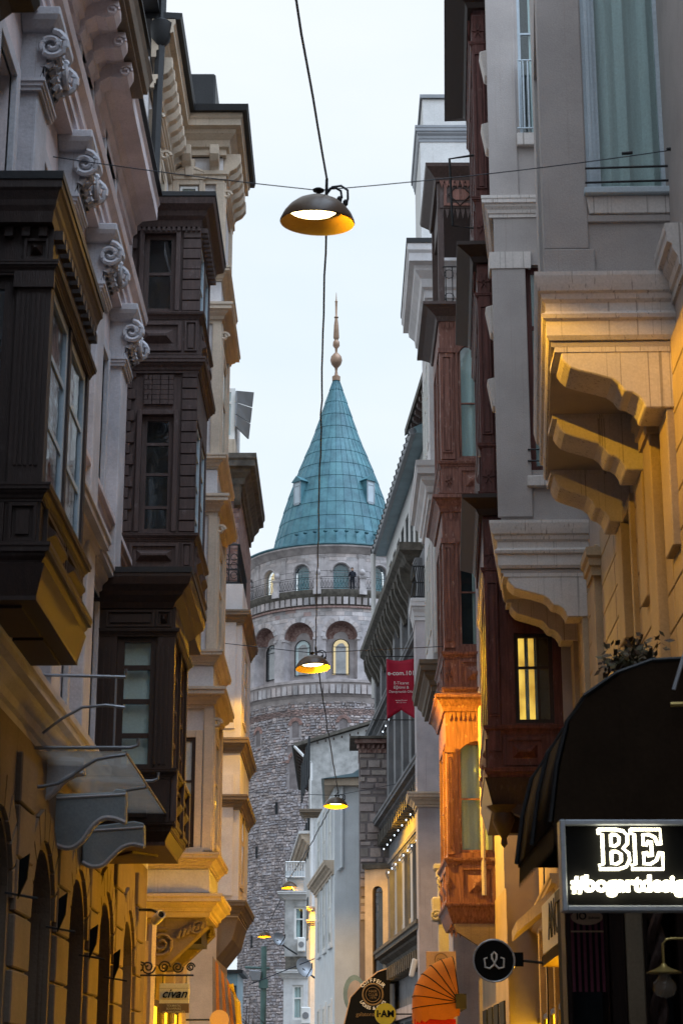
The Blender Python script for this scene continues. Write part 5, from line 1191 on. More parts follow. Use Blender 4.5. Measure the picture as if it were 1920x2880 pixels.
for i, (zb, zs, zt_, ze) in enumerate(levels):
    MB(F1).box(.32, 3.3, -.02, D - .32, zb, ze).build('bay_core', room, rb)
    hole = [(A(1556, 1940), A(1448, 1940), 6.45, 7.75)] if i == 0 else [(.3, .75, zs + .05, zt_ - .1)]
    mb = MB(f); mb.holes(-.02, D, zb, ze, hole, 0, .12); mb.build('bay_front', redwood, rb)
    sh = [(.12, 1.1, zs + .05, zt_ - .05), (1.22, 2.2, zs + .05, zt_ - .05), (2.32, 3.28, zs + .05, zt_ - .05)]
    mb = MB(fs); mb.holes(0, 3.4, zb, ze, sh, 0, .12); mb.build('bay_side', redwood, rb)
    for h in hole:
        if i == 0:
            wo = window(rb, f, *h, -.05, dwood, rails=(.62,), bars=(.38,), fw=.06, inside='none')
            MB(f).box(h[0] + (h[1] - h[0]) * .38, h[1], -.3, -.29, h[2], h[3]).build('lit_interior', lit_room, wo); MB(f).box(h[0], h[0] + (h[1] - h[0]) * .38, -.29, -.28, h[2], h[3]).build('dark_interior', room, wo)
            for q, q2 in ((.4, .47), (.62, .72)): curtain(f, h[0] + (h[1] - h[0]) * q, h[0] + (h[1] - h[0]) * q2, h[2], h[3], -.2, wo, amp=.012)
        else: window(rb, f, *h, -.05, redwood, rails=(.5,), fw=.06, inside='curtain')
    for h in sh: window(rb, fs, *h, -.02, redwood, glass_far, rails=(.5,), bars=(), fw=.07, inside='blind')
    wrap1(cyma(zs - .12, zs + .02, .06), 'sill_moulding'); wrap1(cyma(zb - .04, zb + .12, .06), 'base_moulding'); wrap1(cyma(zt_, zt_ + .12, .05), 'lintel_moulding')
    for h in sh: raised_panel(rb, fs, h[0], h[1], zb + .15, zs - .15, 0, redwood, 'apron_panel')
    raised_panel(rb, f, .25, D - .24, zb + .15, zs - .15, 0, redwood, 'apron_panel')
    MB(f).box(D - .2, D - .01, -.01, .03, zb + .1, ze - .1).build('corner_post', redwood, rb, bevel=.008); raised_panel(rb, f, D - .18, D - .03, zs + .15, zt_ - .1, .03, redwood, 'post_panel', pyramid=False)
    for zz in (zb + .35, zt_ + .3):                 # fretwork flower on the post
        mb = MB(f)
        for q in range(6): a_ = q * 1.0472; mb.prism([(D - .1 + .02 * math.cos(a_ - .5), zz + .02 * math.sin(a_ - .5)), (D - .1 + .09 * math.cos(a_), zz + .13 * math.sin(a_)), (D - .1 + .02 * math.cos(a_ + .5), zz + .02 * math.sin(a_ + .5))], .025, .05)
        mb.build('carved_flower', redwood, rb)
    # projecting hood above each storey
    hp = [(-.02, ze - .05), (.06, ze - .05), (.1, ze + .03), (.3 if i < 2 else .42, ze + .14), (.3 if i < 2 else .42, ze + .2), (-.02, ze + .24)]
    wrap1(hp, 'hood', dwood, -.02 if i < 2 else -.1)
    for k in range(8): MB(fs).prism([(.1 + k * .42, ze - .12), (.3 + k * .42, ze - .12), (.2 + k * .42, ze - .32)], .02, .05).build('fretwork_tooth', redwood, rb)
for k in range(12): MB(f).prism([(.02 + k * .09, 5.66), (.1 + k * .09, 5.66), (.06 + k * .09, 5.5)], -.02, .02).build('fretwork_tooth', dwood, rb)
wrap1([(-.3, 5.3), (-.05, 5.3), (.0, 5.5), (.05, 5.68), (-.3, 5.7)], 'bay_soffit', dwood)
mb = MB(F1); mb.lathe([(.0, 4.72), (.05, 4.78), (.04, 4.86), (.1, 4.95), (.16, 5.1), (.14, 5.2), (.24, 5.3)], (.15, D - .2), 10); mb.build('pendant', dwood, rb, smooth=True)
mb = MB(F1); mb.prism([(0, 4.4), (.12, 4.45), (.2, 4.8), (.5, 5.1), (D - .1, 5.3), (0, 5.32)], .02, .22, 'dz'); mb.build('support_bracket', dwood, rb)
# iron frame jutting out on the top storey
mb = MB(fs); mb.tube([(.2, 0, 14.2), (.2, .35, 14.25), (.2, .38, 15.4), (.2, 0, 15.45)], .02, 5); mb.build('iron_frame', iron, rb)
for k in range(4): MB(F1).box(.3 + k * 2.2, 1.7 + k * 2.2, -.01, .02, .1, 3.3).build('shop_opening', room, rb)
for k in range(5): MB(F1).box(-.05 + k * 2.2, .25 + k * 2.2, -.01, .1, 0, 4.2).build('shop_pilaster', lamptint_wall, rb, bevel=.01)
mb = MB(F1); mb.sweep([(-.1, 0), (9, 0)], cyma(4.0, 4.35, .25), side=1); mb.build('shop_cornice', lamptint_wall, rb)
mb = MB(F1); mb.tube([(3.9, .1, 5.5), (4.0, .12, 4.3), (4.1, .1, 3.2), (4.3, .1, 2.4)], .012, 4); mb.build('loose_cable', cable_m, rb)
mb = MB(F1); mb.prism([(.0, 4.35), (.7, 3.75), (.7, 3.6), (.0, 4.15)], .5, 2.3, 'dz'); mb.build('sloping_shade', cream, rb)

# ================================================================== weathered red bay house, farther along
wb = thing('weathered_red_bay_house', 'weathered red-brown wooden bay house with open loggia on top and carved fretwork', 'house', (2.5, 37, 0))
F2 = right(2.9); Y0, Y1, D = 36.0, 38.5, .88; f = nearof(F2, Y0); fs = lambda s, d, z: F2(s, .88 + d, z); A = lambda u, v: 2.9 - xY(u, v, Y0); Z = lambda v: zY(v, Y0)
MB(F2).box(34.0, 39.6, -4, -.02, 0, 20.5).build('core', taupe, wb)
MB(F2).box(33.5, 39.6, -.02, .0, 0, 4.9).build('ground_wall', lamptint_wall, wb)
def wrap2(prof, name, m=redwood2, d=D):
    mb = MB(F2); mb.sweep([(Y0, -.02), (Y0, d), (Y1, d), (Y1, -.02)], prof, side=1); return mb.build(name, m, wb)
for i, (vb, vp1, ws, wt, vh) in enumerate(((2552, 2425, 2398, 2085, 1985), (1945, 1845, 1818, 1500, 1425), (1398, 1308, 1288, 966, 890))):
    zb, zp, zs, zt_, zh = Z(vb), Z(vp1), Z(ws), Z(wt), Z(vh)
    MB(F2).box(Y0 + .35, Y1 - .1, -.02, D - .35, zb, zh).build('bay_core', room, wb)
    hole = (-.05, A(1288, (ws + wt) / 2), zs, zt_)
    mb = MB(f); mb.holes(-.06, D, zb, zh, [hole], 0, .12); mb.build('bay_front', redwood2, wb)
    window(wb, f, hole[0] + .01, hole[1] - .01, zs + .01, zt_ - .01, -.05, redwood2, rails=(.48,), fw=.05, inside='curtain' if i != 1 else 'half')
    # segmental head
    n = 8; c = (hole[0] + hole[1]) / 2; hw = (hole[1] - hole[0]) / 2
    mb = MB(f)
    for k in range(n):
        a, b = hole[0] + 2 * hw * k / n, hole[0] + 2 * hw * (k + 1) / n
        ya, yb = (zt_ - .22 * ((a - c) / hw) ** 2), (zt_ - .22 * ((b - c) / hw) ** 2)
        mb.hexa([(a, -.09, ya), (b, -.09, yb), (b, -.002, yb), (a, -.002, ya), (a, -.09, zt_ + .02), (b, -.09, zt_ + .02), (b, -.002, zt_ + .02), (a, -.002, zt_ + .02)])
    mb.build('arched_head', redwood2, wb)
    sh = [(Y0 + .15, Y0 + 1.15, zs, zt_), (Y0 + 1.3, Y1 - .12, zs, zt_)]
    mb = MB(fs); mb.holes(Y0, Y1, zb, zh, sh, 0, .12); mb.build('bay_side', redwood2, wb)
    for h in sh: window(wb, fs, *h, -.03, redwood2, glass_far, rails=(.48,), fw=.06, inside='blind'); raised_panel(wb, fs, h[0], h[1], zb + .1, zp - .05, 0, redwood2, 'apron_panel')
    MB(f).box(hole[1] + .08, D - .0, -.01, .035, zs - .04, zt_ - .15).build('corner_post', redwood2, wb, bevel=.008); raised_panel(wb, f, hole[1] + .13, D - .04, zs + .1, zt_ - .3, .035, redwood2, 'post_panel', pyramid=False)
    MB(f).box(hole[1] + .05, D + .03, -.01, .06, zt_ - .22, zt_ - .12).build('post_capital', redwood2, wb)
    raised_panel(wb, f, -.02, A(1290, vb), zb + .08, zp - .06, 0, redwood2, 'apron_panel')
    mb = MB(f); cc = A(1262, vb)
    for q in range(7): a_ = q * .8976; mb.prism([(cc + .02 * math.cos(a_ - .5), (zb + zp) / 2 + .02 * math.sin(a_ - .5)), (cc + .07 * math.cos(a_), (zb + zp) / 2 + .16 * math.sin(a_)), (cc + .02 * math.cos(a_ + .5), (zb + zp) / 2 + .02 * math.sin(a_ + .5))], -.005, .03)
    mb.build('carved_flower', redwood2, wb)
    wrap2(cyma(zp - .06, zp + .08, .07), 'sill_moulding'); wrap2(cyma(zb - .05, zb + .08, .07), 'base_moulding')
    hp = .34 if i == 2 else .2
    wrap2([(-.02, zh - .12), (.04, zh - .12), (.07, zh - .02), (hp * .7, zh + .1), (hp, zh + .14), (hp, zh + .2), (-.05, zh + .28)], 'hood', redwood2 if i < 2 else dwood2)
    for k in range(11):
        a = D - .04 - k * .09; MB(f).prism([(a, zh - .12), (a - .085, zh - .12), (a - .0425 - .03, zh - .22), (a - .0425, zh - .3), (a - .0425 + .03, zh - .22)], -.004, .02).build('fretwork_tooth', redwood2, wb)
# foot: fretwork fringe and brackets
zb = Z(2552); wrap2([(-.25, zb - .3), (-.08, zb - .3), (-.02, zb - .15), (.03, zb), (-.25, zb)], 'bay_soffit')
for k in range(12):
    a = D - .06 - k * .08
    mb = MB(f); mb.tube([(a, -.08, zb - .3), (a - .03, -.08, zb - .38), (a, -.08, zb - .46), (a + .03, -.08, zb - .38), (a, -.08, zb - .3)], .012, 4); mb.prism([(a - .03, zb - .46), (a + .03, zb - .46), (a, zb - .56)], -.09, -.07); mb.build('fretwork_drop', redwood2, wb)
mb = MB(F2); mb.prism([(0, zb - 1.1), (.1, zb - 1.05), (.25, zb - .75), (D - .15, zb - .45), (D - .1, zb - .3), (0, zb - .3)], Y0 + .02, Y0 + .22, 'dz'); mb.build('support_bracket', brownstone, wb)
# loggia on top
zf = Z(868); zt_ = Z(640); zr_ = Z(510)
for y, d in ((Y0 + .03, D - .14), (Y1 - .15, D - .14)): 
    MB(F2).box(y, y + .13, d, d + .13, zf, zr_ + .05).build('loggia_post', dwood2, wb)
mb = MB(f)
for k in range(6): a = .02 + k * .14; mb.tube([(a, 0, zf + .05), (a, 0, zf + .95)], .01, 4)
for zz in (zf + .08, zf + .95): mb.tube([(0, 0, zz), (D - .1, 0, zz)], .014, 4)
for k in range(3): mb.tube([(.15 + k * .25 + .1 * math.cos(.6 * j), .01, zf + .25 + .1 * math.sin(.6 * j)) for j in range(12)], .008, 4); mb.tube([(.15 + k * .25 + .1 * math.cos(.6 * j), .01, zf + .78 + .1 * math.sin(.6 * j)) for j in range(12)], .008, 4)
mb.build('loggia_railing', iron, wb)
MB(F2).box(Y0 - .0, Y1, -.02, D - .06, zr_ - .62, zr_).build('loggia_gable', dwood2, wb)
raised_panel(wb, f, .05, D - .15, zr_ - .58, zr_ - .05, .0, redwood2, 'gable_panel', pyramid=False)
mb = MB(f); cx, cz = (D - .1) / 2, zr_ - .32; mb.tube([(cx - .24, .03, cz), (cx, .03, cz + .26), (cx + .24, .03, cz), (cx, .03, cz - .26), (cx - .24, .03, cz)], .018, 5); mb.build('diamond_moulding', dwood, wb)
for k in range(7): a = .06 + k * .11; MB(f).prism([(a, zr_ - .62), (a + .1, zr_ - .62), (a + .05, zr_ - .85)], -.05, -.02).build('fretwork_tooth', dwood2, wb)
for k in range(7): a = .06 + k * .11; MB(f).prism([(a, zr_ - .0), (a + .1, zr_ - .0), (a + .05, zr_ - .18)], .02, .045).build('fretwork_tooth', redwood2, wb)
wrap2([(-.1, zr_ - .02), (.02, zr_ - .02), (.05, zr_ + .08), (.22, zr_ + .25), (.24, zr_ + .32), (-.1, zr_ + .4)], 'loggia_roof', dwood2)
MB(F2).tube([(Y0 - .03, .2, 12), (Y0 - .03, .2, 5)], .05).build('downpipe', lilac, wb, smooth=True)
for k in range(4): MB(F2).box(34.2 + k * 1.4, 35.2 + k * 1.4, -.01, .03, .1, 3.0).build('shop_opening', room, wb)
# carved stone capital column at the corner of the pale house
cc_ = thing('stone_corner_column', 'carved grey stone corner column left of the orange-lit wooden bay', 'column', (2.05, 38.9, 0))
Yc = 39.2
for va, vb, ua, ub in ((2428, 2446, 1219, 1262), (2446, 2470, 1226, 1262), (2470, 2495, 1232, 1262), (2522, 2590, 1214, 1262)):
    s0, s1, z0, z1 = rect(Yc, ua, ub, va, vb); MB(near(Yc)).box(s0, s1, -.4, 0, z0, z1).build('capital_block', ptrim, cc_, bevel=.03)
s0, s1, z0, z1 = rect(Yc, 1234, 1262, 2446, 2880); MB(near(Yc)).box(s0, s1, -.35, -.05, 0, z1).build('shaft', ptrim, cc_)
x_, _, z_ = P(1226, 2575, Yc); MB().tube(spiral(near(Yc), x_, z_, .12, .02, 1.6, .02), .03, 6).build('volute', ptrim, cc_, smooth=True)
MB().tube(spiral(near(Yc), xY(1243, 2485, Yc), zY(2482, Yc), .12, .02, 1.6, .02), .03, 6).build('volute', ptrim, cc_, smooth=True)

# ================================================================== hanging street lamps and their cables
def hang_lamp(u, v, Y, label, yaw=0, tilt=0, lobe=1.7, base=.12, ex=3, pitch=0):
    x, y, z = P(u, v, Y); rr = .335
    t = thing('hanging_street_lamp', label, 'street lamp', (x, y, z), 'street lamps hung over the middle of the street')
    M_ = Matrix.Translation((x, y, z)) @ Matrix.Rotation(yaw, 4, 'Z') @ Matrix.Rotation(tilt, 4, 'Y') @ Matrix.Rotation(pitch, 4, 'X')
    n = 40
    prof = [(rr * .985, 0), (rr, .01), (rr * .985, .03), (rr * .9, .09), (rr * .76, .15), (rr * .58, .2), (rr * .36, .235), (rr * .12, .25), (0, .252)]
    inner = [(0, .24), (rr * .36, .223), (rr * .56, .19), (rr * .74, .14), (rr * .88, .08), (rr * .965, .025), (rr * .985, 0)]
    MB().lathe(prof, M=M_, n=n).build('shade', shade_m, t, smooth=True); MB().lathe(inner, M=M_, n=n).build('reflector', reflector_m, t, smooth=True)
    MB().lathe([(0, .252), (.018, .255), (.018, .29), (.05, .3), (.055, .315), (.03, .33), (0, .332)], M=M_, n=14).build('hanger_knob', iron, t, smooth=True)
    M2 = M_ @ Matrix.Translation((-.06, .08, .13) if pitch > 0 else (0, .03, .1)) @ Matrix.Scale(1.6, 4, (1, 0, 0)) @ Matrix.Scale(1.35, 4, (0, 1, 0)) @ Matrix.Scale(.55, 4, (0, 0, 1))
    MB().lathe([(0, -.035), (.07, -.032), (.125, -.01), (.14, .02), (.12, .06), (.06, .09), (0, .1)], M=M2, n=20).build('glowing_bulb', sodium, t, smooth=True)
    q = lambda a, b, c: tuple(M_ @ Vector((a, b, c)))
    MB().tube([q(.07, 0, .24), q(.075, 0, .3), q(.1, 0, .33), q(.15, 0, .34), q(.2, 0, .31), q(.21, 0, .25), q(.19, 0, .21)], .011, 6).build('feed_cable', cable_m, t, smooth=True)
    MB().tube([q(.075, 0, .28), q(.12, 0, .345), q(.2, 0, .36), q(.26, 0, .32), q(.265, 0, .24), q(.245, 0, .17)], .011, 6).build('feed_cable', cable_m, t, smooth=True)
    for a, b in ((.19, .2), (.245, .17)): MB().lathe([(0, .0), (.022, .01), (.024, .045), (.012, .06), (0, .06)], M=M_ @ Matrix.Translation((a, 0, b)), n=10).build('cable_gland', iron, t, smooth=True)
    MB().tube([q(.07, 0, .24), q(.07, 0, .42)], .013, 6).build('hook', iron, t)
    ld = bpy.data.lights.new('lamp_light', 'POINT'); ld.energy = LAMP_W; ld.color = LAMP_COL; ld.shadow_soft_size = .03
    ld.use_nodes = True; q_ = ld.node_tree; em = q_.nodes['Emission']   # street optics: more light thrown to the right-hand side
    tcn = q_.nodes.new('ShaderNodeTexCoord'); sx = q_.nodes.new('ShaderNodeSeparateXYZ'); q_.links.new(tcn.outputs['Normal'], sx.inputs[0])
    m1 = q_.nodes.new('ShaderNodeMath'); m1.operation = 'MAXIMUM'; m1.inputs[1].default_value = 0; q_.links.new(sx.outputs['X'], m1.inputs[0])
    m2 = q_.nodes.new('ShaderNodeMath'); m2.operation = 'POWER'; m2.inputs[1].default_value = ex; q_.links.new(m1.outputs[0], m2.inputs[0])
    m3 = q_.nodes.new('ShaderNodeMath'); m3.operation = 'MULTIPLY_ADD'; m3.inputs[1].default_value = lobe; m3.inputs[2].default_value = base; q_.links.new(m2.outputs[0], m3.inputs[0]); q_.links.new(m3.outputs[0], em.inputs['Strength'])
    lo = bpy.data.objects.new('lamp_light', ld); scene.collection.objects.link(lo); lo.parent = t; lo.location = (-.02, -.02, .095) if pitch > 0 else (0, -.02, .062)
    return Vector(q(.07, 0, .42)), Vector(q(0, 0, .31))
LS = [(892, 628, 15.2, 'largest hanging dome lamp, glowing yellow against the sky, nearest the camera'), (880, 1880, 35, 'second hanging dome lamp, in front of the tower arcade windows'),
      (944, 2268, 52, 'third hanging dome lamp, before the pale blue house'), (813, 2497, 78, 'fourth hanging dome lamp, by the stained house balcony'), (743, 2635, 95, 'farthest hanging dome lamp, above the green lamp post')]
tops = [hang_lamp(u, v, Y, l, yaw=.15 * i, tilt=R(-3 if i % 2 else 2), lobe=(.85, 3.6, 0, 0, 0)[i], base=(.025, .25, 1, 1, 1)[i], ex=(3, 1, 1, 1, 1)[i], pitch=R(6) if i == 0 else R(-5)) for i, (u, v, Y, l) in enumerate(LS)]
def cable(pts, r, label, wob=.0, group=None, name='power_cable', sag=0):
    out = []
    for a, b in zip(pts, pts[1:]):
        n = max(6, int((b - a).length / .5))
        for k in range(n):
            t = k / n; p = a.lerp(b, t); p = p + Vector((random.uniform(-wob, wob), 0, random.uniform(-wob, wob) - sag * 4 * t * (1 - t))); out.append(tuple(p))
    out.append(tuple(pts[-1])); o = MB().tube(out, r, 5).build(name, cable_m, smooth=True); return tag(o, label, 'cable', group)
first = Vector((xY(915, 490, 15.2), 15.2, zY(490, 15.2)))
cable([Vector((-1.25, -3, 10.2)), Vector(P(830, -6, 12)), tops[0][0]], .0105, 'thick black cable running overhead from the camera to the nearest lamp', wob=.006)
nm = ['nearest lamp to the lamp before the tower arcade', 'arcade lamp to the lamp by the pale blue house', 'pale blue house lamp to the balcony lamp', 'balcony lamp to the farthest lamp']
for i in range(4): cable([tops[i][0], tops[i + 1][0]], .011 + .004 * i, 'black cable strung from ' + nm[i], wob=.009 + .003 * i, sag=.12)
mb_l = [Vector(P(-120, 398, 15.2)), tops[0][1], Vector(P(1903, 420, 15.9))]
cable(mb_l, .005, 'thin suspension wire crossing the street through the nearest lamp', sag=.03, name='suspension_wire')
cable([Vector((-2.4, 35, tops[1][1].z + .2)), tops[1][1], Vector((2.0, 36, tops[1][1].z + .35))], .008, 'thin suspension wire crossing before the tower arcade', name='suspension_wire')
cable([Vector((-3.0, 52, tops[2][1].z + .1)), tops[2][1], Vector((1.7, 52, tops[2][1].z + .35))], .008, 'thin suspension wire crossing before the pale blue house', name='suspension_wire')
cable([Vector(P(700, 2770, 76)), Vector(P(900, 2690, 76))], .02, 'thin wire slanting behind the larger satellite dish', name='suspension_wire')
# clamp hardware at the right end of the first wire
for i, (u, v) in enumerate(((1762, 431), (1888, 419))):
    p = P(u, v, 15.7); MB().tube([(p[0] - .05, p[1], p[2] - .004), (p[0] + .05, p[1], p[2] + .006)], .016, 6).build('clamp', iron, bpy.data.objects['suspension_wire'])

# ================================================================== signs and awnings on the right
def board(name, label, cat, Y, u0, u1, v0, v1, m, th=.05, group=None):
    s0, s1, z0, z1 = rect(Y, u0, u1, v0, v1); t = thing(name, label, cat, ((s0 + s1) / 2, Y, z0), group)
    MB(near(Y)).box(s0, s1, -th, 0, z0, z1).build('board', m, t, bevel=.004); return t, s0, s1, z0, z1
# glowing neon sign
YS = 10.0
sg, s0, s1, z0, z1 = board('neon_sign', 'black box sign with glowing white neon letters and grey metal frame', 'sign', YS, 1590, 2010, 2322, 2548, blackp, .09)
mb = MB(near(YS)); fw = .028
mb.box(s0 - fw, s0, -.1, .03, z0 - fw, z1 + fw); mb.box(s1, s1 + fw, -.1, .03, z0 - fw, z1 + fw); mb.box(s0, s1, -.1, .028, z1, z1 + fw); mb.box(s0, s1, -.1, .028, z0 - fw, z0); mb.build('frame', rim, sg, bevel=.004)
def neon_poly(pts, u0, u1, v0, v1, r=.0085):
    a0, a1, b0, b1 = rect(YS, u0, u1, v0, v1)
    MB(near(YS)).tube([(a0 + (a1 - a0) * x, .03, b0 + (b1 - b0) * y) for x, y in pts], r, 6).build('neon_tube', neon, sg, smooth=True)
Bo = [(0,1),(0,.9),(.13,.88),(.13,.12),(0,.1),(0,0),(.6,0),(.85,.06),(.97,.22),(.95,.4),(.78,.52),(.92,.64),(.93,.84),(.8,.96),(.58,1),(0,1)]
neon_poly(Bo, 1680, 1768, 2335, 2446); neon_poly([(.4,.87),(.4,.58),(.52,.58),(.64,.64),(.66,.8),(.56,.87),(.4,.87)], 1680, 1768, 2335, 2446); neon_poly([(.4,.44),(.4,.13),(.56,.13),(.7,.2),(.7,.38),(.56,.44),(.4,.44)], 1680, 1768, 2335, 2446)
neon_poly([(0,1),(0,.9),(.13,.88),(.13,.12),(0,.1),(0,0),(1,0),(1,.42),(.9,.42),(.8,.22),(.62,.13),(.4,.13),(.4,.42),(.5,.42),(.56,.33),(.66,.33),(.66,.7),(.56,.7),(.5,.6),(.4,.6),(.4,.87),(.6,.87),(.78,.8),(.86,.62),(.96,.62),(.96,1),(0,1)], 1770, 1858, 2335, 2446)
tx, _, tz = P(1605, 2489, YS); text('#bogartdesign', .115, face_cam(tx, YS - .03, tz), neon, sg, name='neon_lettering', align='LEFT', bold=.0045, ext=.008, space=.98)
# big dark awning with rounded shoulder
aw = thing('brown_awning', 'big dark brown rounded canvas awning above the glowing neon sign', 'awning', (2.4, 12.3, 3.0))
yn, yf = 11.15, 13.4
prof = [(3.12, 4.1), (2.4, 4.09), (1.9, 4.06), (1.68, 3.98), (1.48, 3.84), (1.37, 3.68), (1.3, 3.42), (1.25, 3.08)]
mb = MB()
for a, b in zip(prof, prof[1:]):
    for k in range(4):
        y0, y1 = yn + (yf - yn) * k / 4, yn + (yf - yn) * (k + 1) / 4; dz = lambda y: -.015 * math.sin(math.pi * 4 * (y - yn) / (yf - yn)) ** 2
        mb.face((a[0], y0, a[1] + dz(y0)), (b[0], y0, b[1] + dz(y0)), (b[0], y1, b[1] + dz(y1)), (a[0], y1, a[1] + dz(y1)))
o = mb.build('canvas', browncloth, aw, smooth=True); o.modifiers.new('t', 'SOLIDIFY').thickness = .008
for yy in (yn, yf):
    mb = MB(near(yy)); mb.face(*[(x, 0, z) for x, z in prof] + [(3.12, 0, 3.08)]) if False else None
    pts = prof + [(1.26, 3.08), (3.12, 3.08)]
    for a, b in zip(prof, prof[1:]): mb.face((a[0], 0, a[1]), (b[0], 0, b[1]), (b[0], 0, 3.06), (a[0], 0, 3.06))
    o = mb.build('end_panel', browncloth, aw); o.modifiers.new('t', 'SOLIDIFY').thickness = .006
mb = MB(); n = 22
for k in range(n):                                 # scalloped valance along the street
    y0, y1 = yn + (yf - yn) * k / n, yn + (yf - yn) * (k + 1) / n; ym = (y0 + y1) / 2
    mb.face((1.26, y0, 3.08), (1.26, y1, 3.08), (1.255, y1, 2.95), (1.25, ym, 2.9), (1.255, y0, 2.95))
for k in range(14):
    x0, x1 = 1.26 + 1.8 * k / 14, 1.26 + 1.8 * (k + 1) / 14; mb.face((x0, yn, 3.08), (x1, yn, 3.08), (x1, yn - .003, 2.95), ((x0 + x1) / 2, yn - .006, 2.9), (x0, yn - .003, 2.95))
mb.build('valance', browncloth, aw)
for y in (yn, (yn + yf) / 2, yf): MB().tube([(x - .012, y, z + .004) for x, z in prof], .014, 6).build('frame_hoop', iron, aw)
MB().tube([(1.98, yn - .05, 3.78), (2.6, yn - .05, 3.8)], .016, 6).build('cross_bar', brass, aw)
MB().tube([P(1893, 1940, 11.0), P(1935, 1800, 11.0)], .012, 6).build('stay_rod', rim, aw)
# plant on top of the awning
px_, py_, pz_ = 2.0, 12.9, 4.07
pl = thing('potted_plant', 'dark red-leaved potted plant standing on top of the brown awning', 'plant', (px_, py_, pz_))
MB().lathe([(.0, pz_), (.13, pz_), (.17, pz_ + .2), (.15, pz_ + .2), (.0, pz_ + .18)], (px_ + .1, py_), 14).build('pot', dwood2, pl, smooth=True)
mb = MB(); st = MB()
for k in range(26):
    a = random.uniform(0, 6.28); L_ = random.uniform(.15, .36); e = random.uniform(.35, 1.4)
    p0 = Vector((px_ + .1, py_, pz_ + .2)); p1 = p0 + Vector((math.cos(a) * math.cos(e), math.sin(a) * math.cos(e), math.sin(e))) * L_
    st.tube([tuple(p0), tuple((p0 + p1) / 2 + Vector((0, 0, .04))), tuple(p1)], .006, 4, .003)
    for j in range(36):
        c = p0.lerp(p1, random.uniform(.3, 1.05)) + Vector([random.uniform(-.05, .05) for _ in range(3)]); d = Vector([random.uniform(-1, 1) for _ in range(3)]).normalized(); s_ = d.orthogonal().normalized(); l = random.uniform(.045, .085)
        mb.face(tuple(c), tuple(c + d * l * .5 + s_ * l * .32), tuple(c + d * l), tuple(c + d * l * .5 - s_ * l * .32))
mb.build('foliage', leafm, pl); st.build('stems', dwood, pl)
# second small leafy mass at the right edge
# round black sign with white ribbon mark
YC = 21.0; cx, _, cz = P(1388, 2702, YC); rr = .224
rs = thing('round_sign', 'round black hanging sign with white looped ribbon emblem', 'sign', (cx, YC, cz - rr))
MB(near(YC)).prism([(cx + rr * math.cos(6.2832 * k / 40), cz + rr * math.sin(6.2832 * k / 40)) for k in range(40)], -.08, 0).build('disc', blackp, rs)
MB(near(YC)).tube([(cx + rr * math.cos(6.2832 * k / 40), .0, cz + rr * math.sin(6.2832 * k / 40)) for k in range(41)], .012, 6).build('rim', rim, rs, smooth=True)
k_ = .224 / 145.0; pt = lambda a, b: (cx + (a - 1272) * k_, .012, cz - (b - 1580) * k_)
rib = [(1225, 1560), (1205, 1566), (1208, 1625), (1240, 1634), (1268, 1610), (1290, 1565), (1292, 1538), (1274, 1520), (1256, 1538), (1258, 1565), (1280, 1610), (1305, 1634), (1340, 1625), (1342, 1566), (1318, 1558)]
MB(near(YC)).tube([pt(*p) for p in rib], .012, 6).build('ribbon_emblem', whitep, rs, smooth=True)
MB(near(YC)).box(cx + rr, cx + rr + .1, -.07, -.01, cz - .06, cz + .09).build('mount', blackp, rs); MB(near(YC)).tube([(cx + rr + .1, -.04, cz), (cx + rr + .32, -.06, cz - .02)], .015, 6).build('arm', iron, rs)
# orange fan awning
YA = 29.5; hx, _, hz = P(1292, 2818, YA); ro = xY(1292, 2800, YA) - xY(1163, 2800, YA)
oa = thing('orange_awning', 'orange rounded fan-shaped canvas awning over a shop door', 'awning', (hx, YA, hz - .3))
def bow(phi, n=14):
    out = []; wdt = 1.5
    for k in range(n + 1):
        t = k / n; q = abs(2 * t - 1); rad_ = ro * (1 - q ** 3) ** .42 if q < 1 else 0
        out.append((hx - rad_ * math.cos(phi), YA + wdt * t, hz + rad_ * 1.02 * math.sin(phi)))
    return out
B_ = [bow(R(90) * k / 6 + R(-6)) for k in range(7)]
for k in range(6):
    mb = MB()
    for j in range(14): mb.face(B_[k][j], B_[k][j + 1], B_[k + 1][j + 1], B_[k + 1][j])
    o = mb.build('canvas_gore', orangecloth, oa, smooth=True)
for b in B_: MB().tube(b, .009, 5).build('hoop', browncloth, oa)
mb = MB()
for j in range(14):
    a, b = B_[0][j], B_[0][j + 1]; mb.face(a, b, (b[0], b[1], b[2] - .2), ((a[0] + b[0]) / 2, (a[1] + b[1]) / 2, (a[2] + b[2]) / 2 - .24), (a[0], a[1], a[2] - .2))
mb.build('valance', orangecloth, oa)
MB().box(hx - .06, hx + .1, YA - .05, YA + 1.5, hz - .1, hz + .12).build('hinge_box', iron, oa)
# red blind under it
t, *_ = board('red_blind', 'dark red shop blind below the orange awning', 'blind', 29.9, 1165, 1282, 2866, 2960, red, .02)
# tan poster sign
t, s0, s1, z0, z1 = board('tan_sign', 'pale tan square shop sign behind the orange awning', 'sign', 33, 1198, 1282, 2676, 2770, tanp, .04)
text('ISTANBUL', .105, face_cam((s0 + s1) / 2, 32.985, z0 + .24), brownp, t); MB(near(33)).tube([((s0 + s1) / 2 + .11 * math.cos(.5236 * k), .01, z1 - .14 + .11 * math.sin(.5236 * k)) for k in range(13)], .007, 5).build('emblem_ring', brownp, t); text('ooo', .09, face_cam((s0 + s1) / 2, 32.985, z1 - .13), brownp, t)
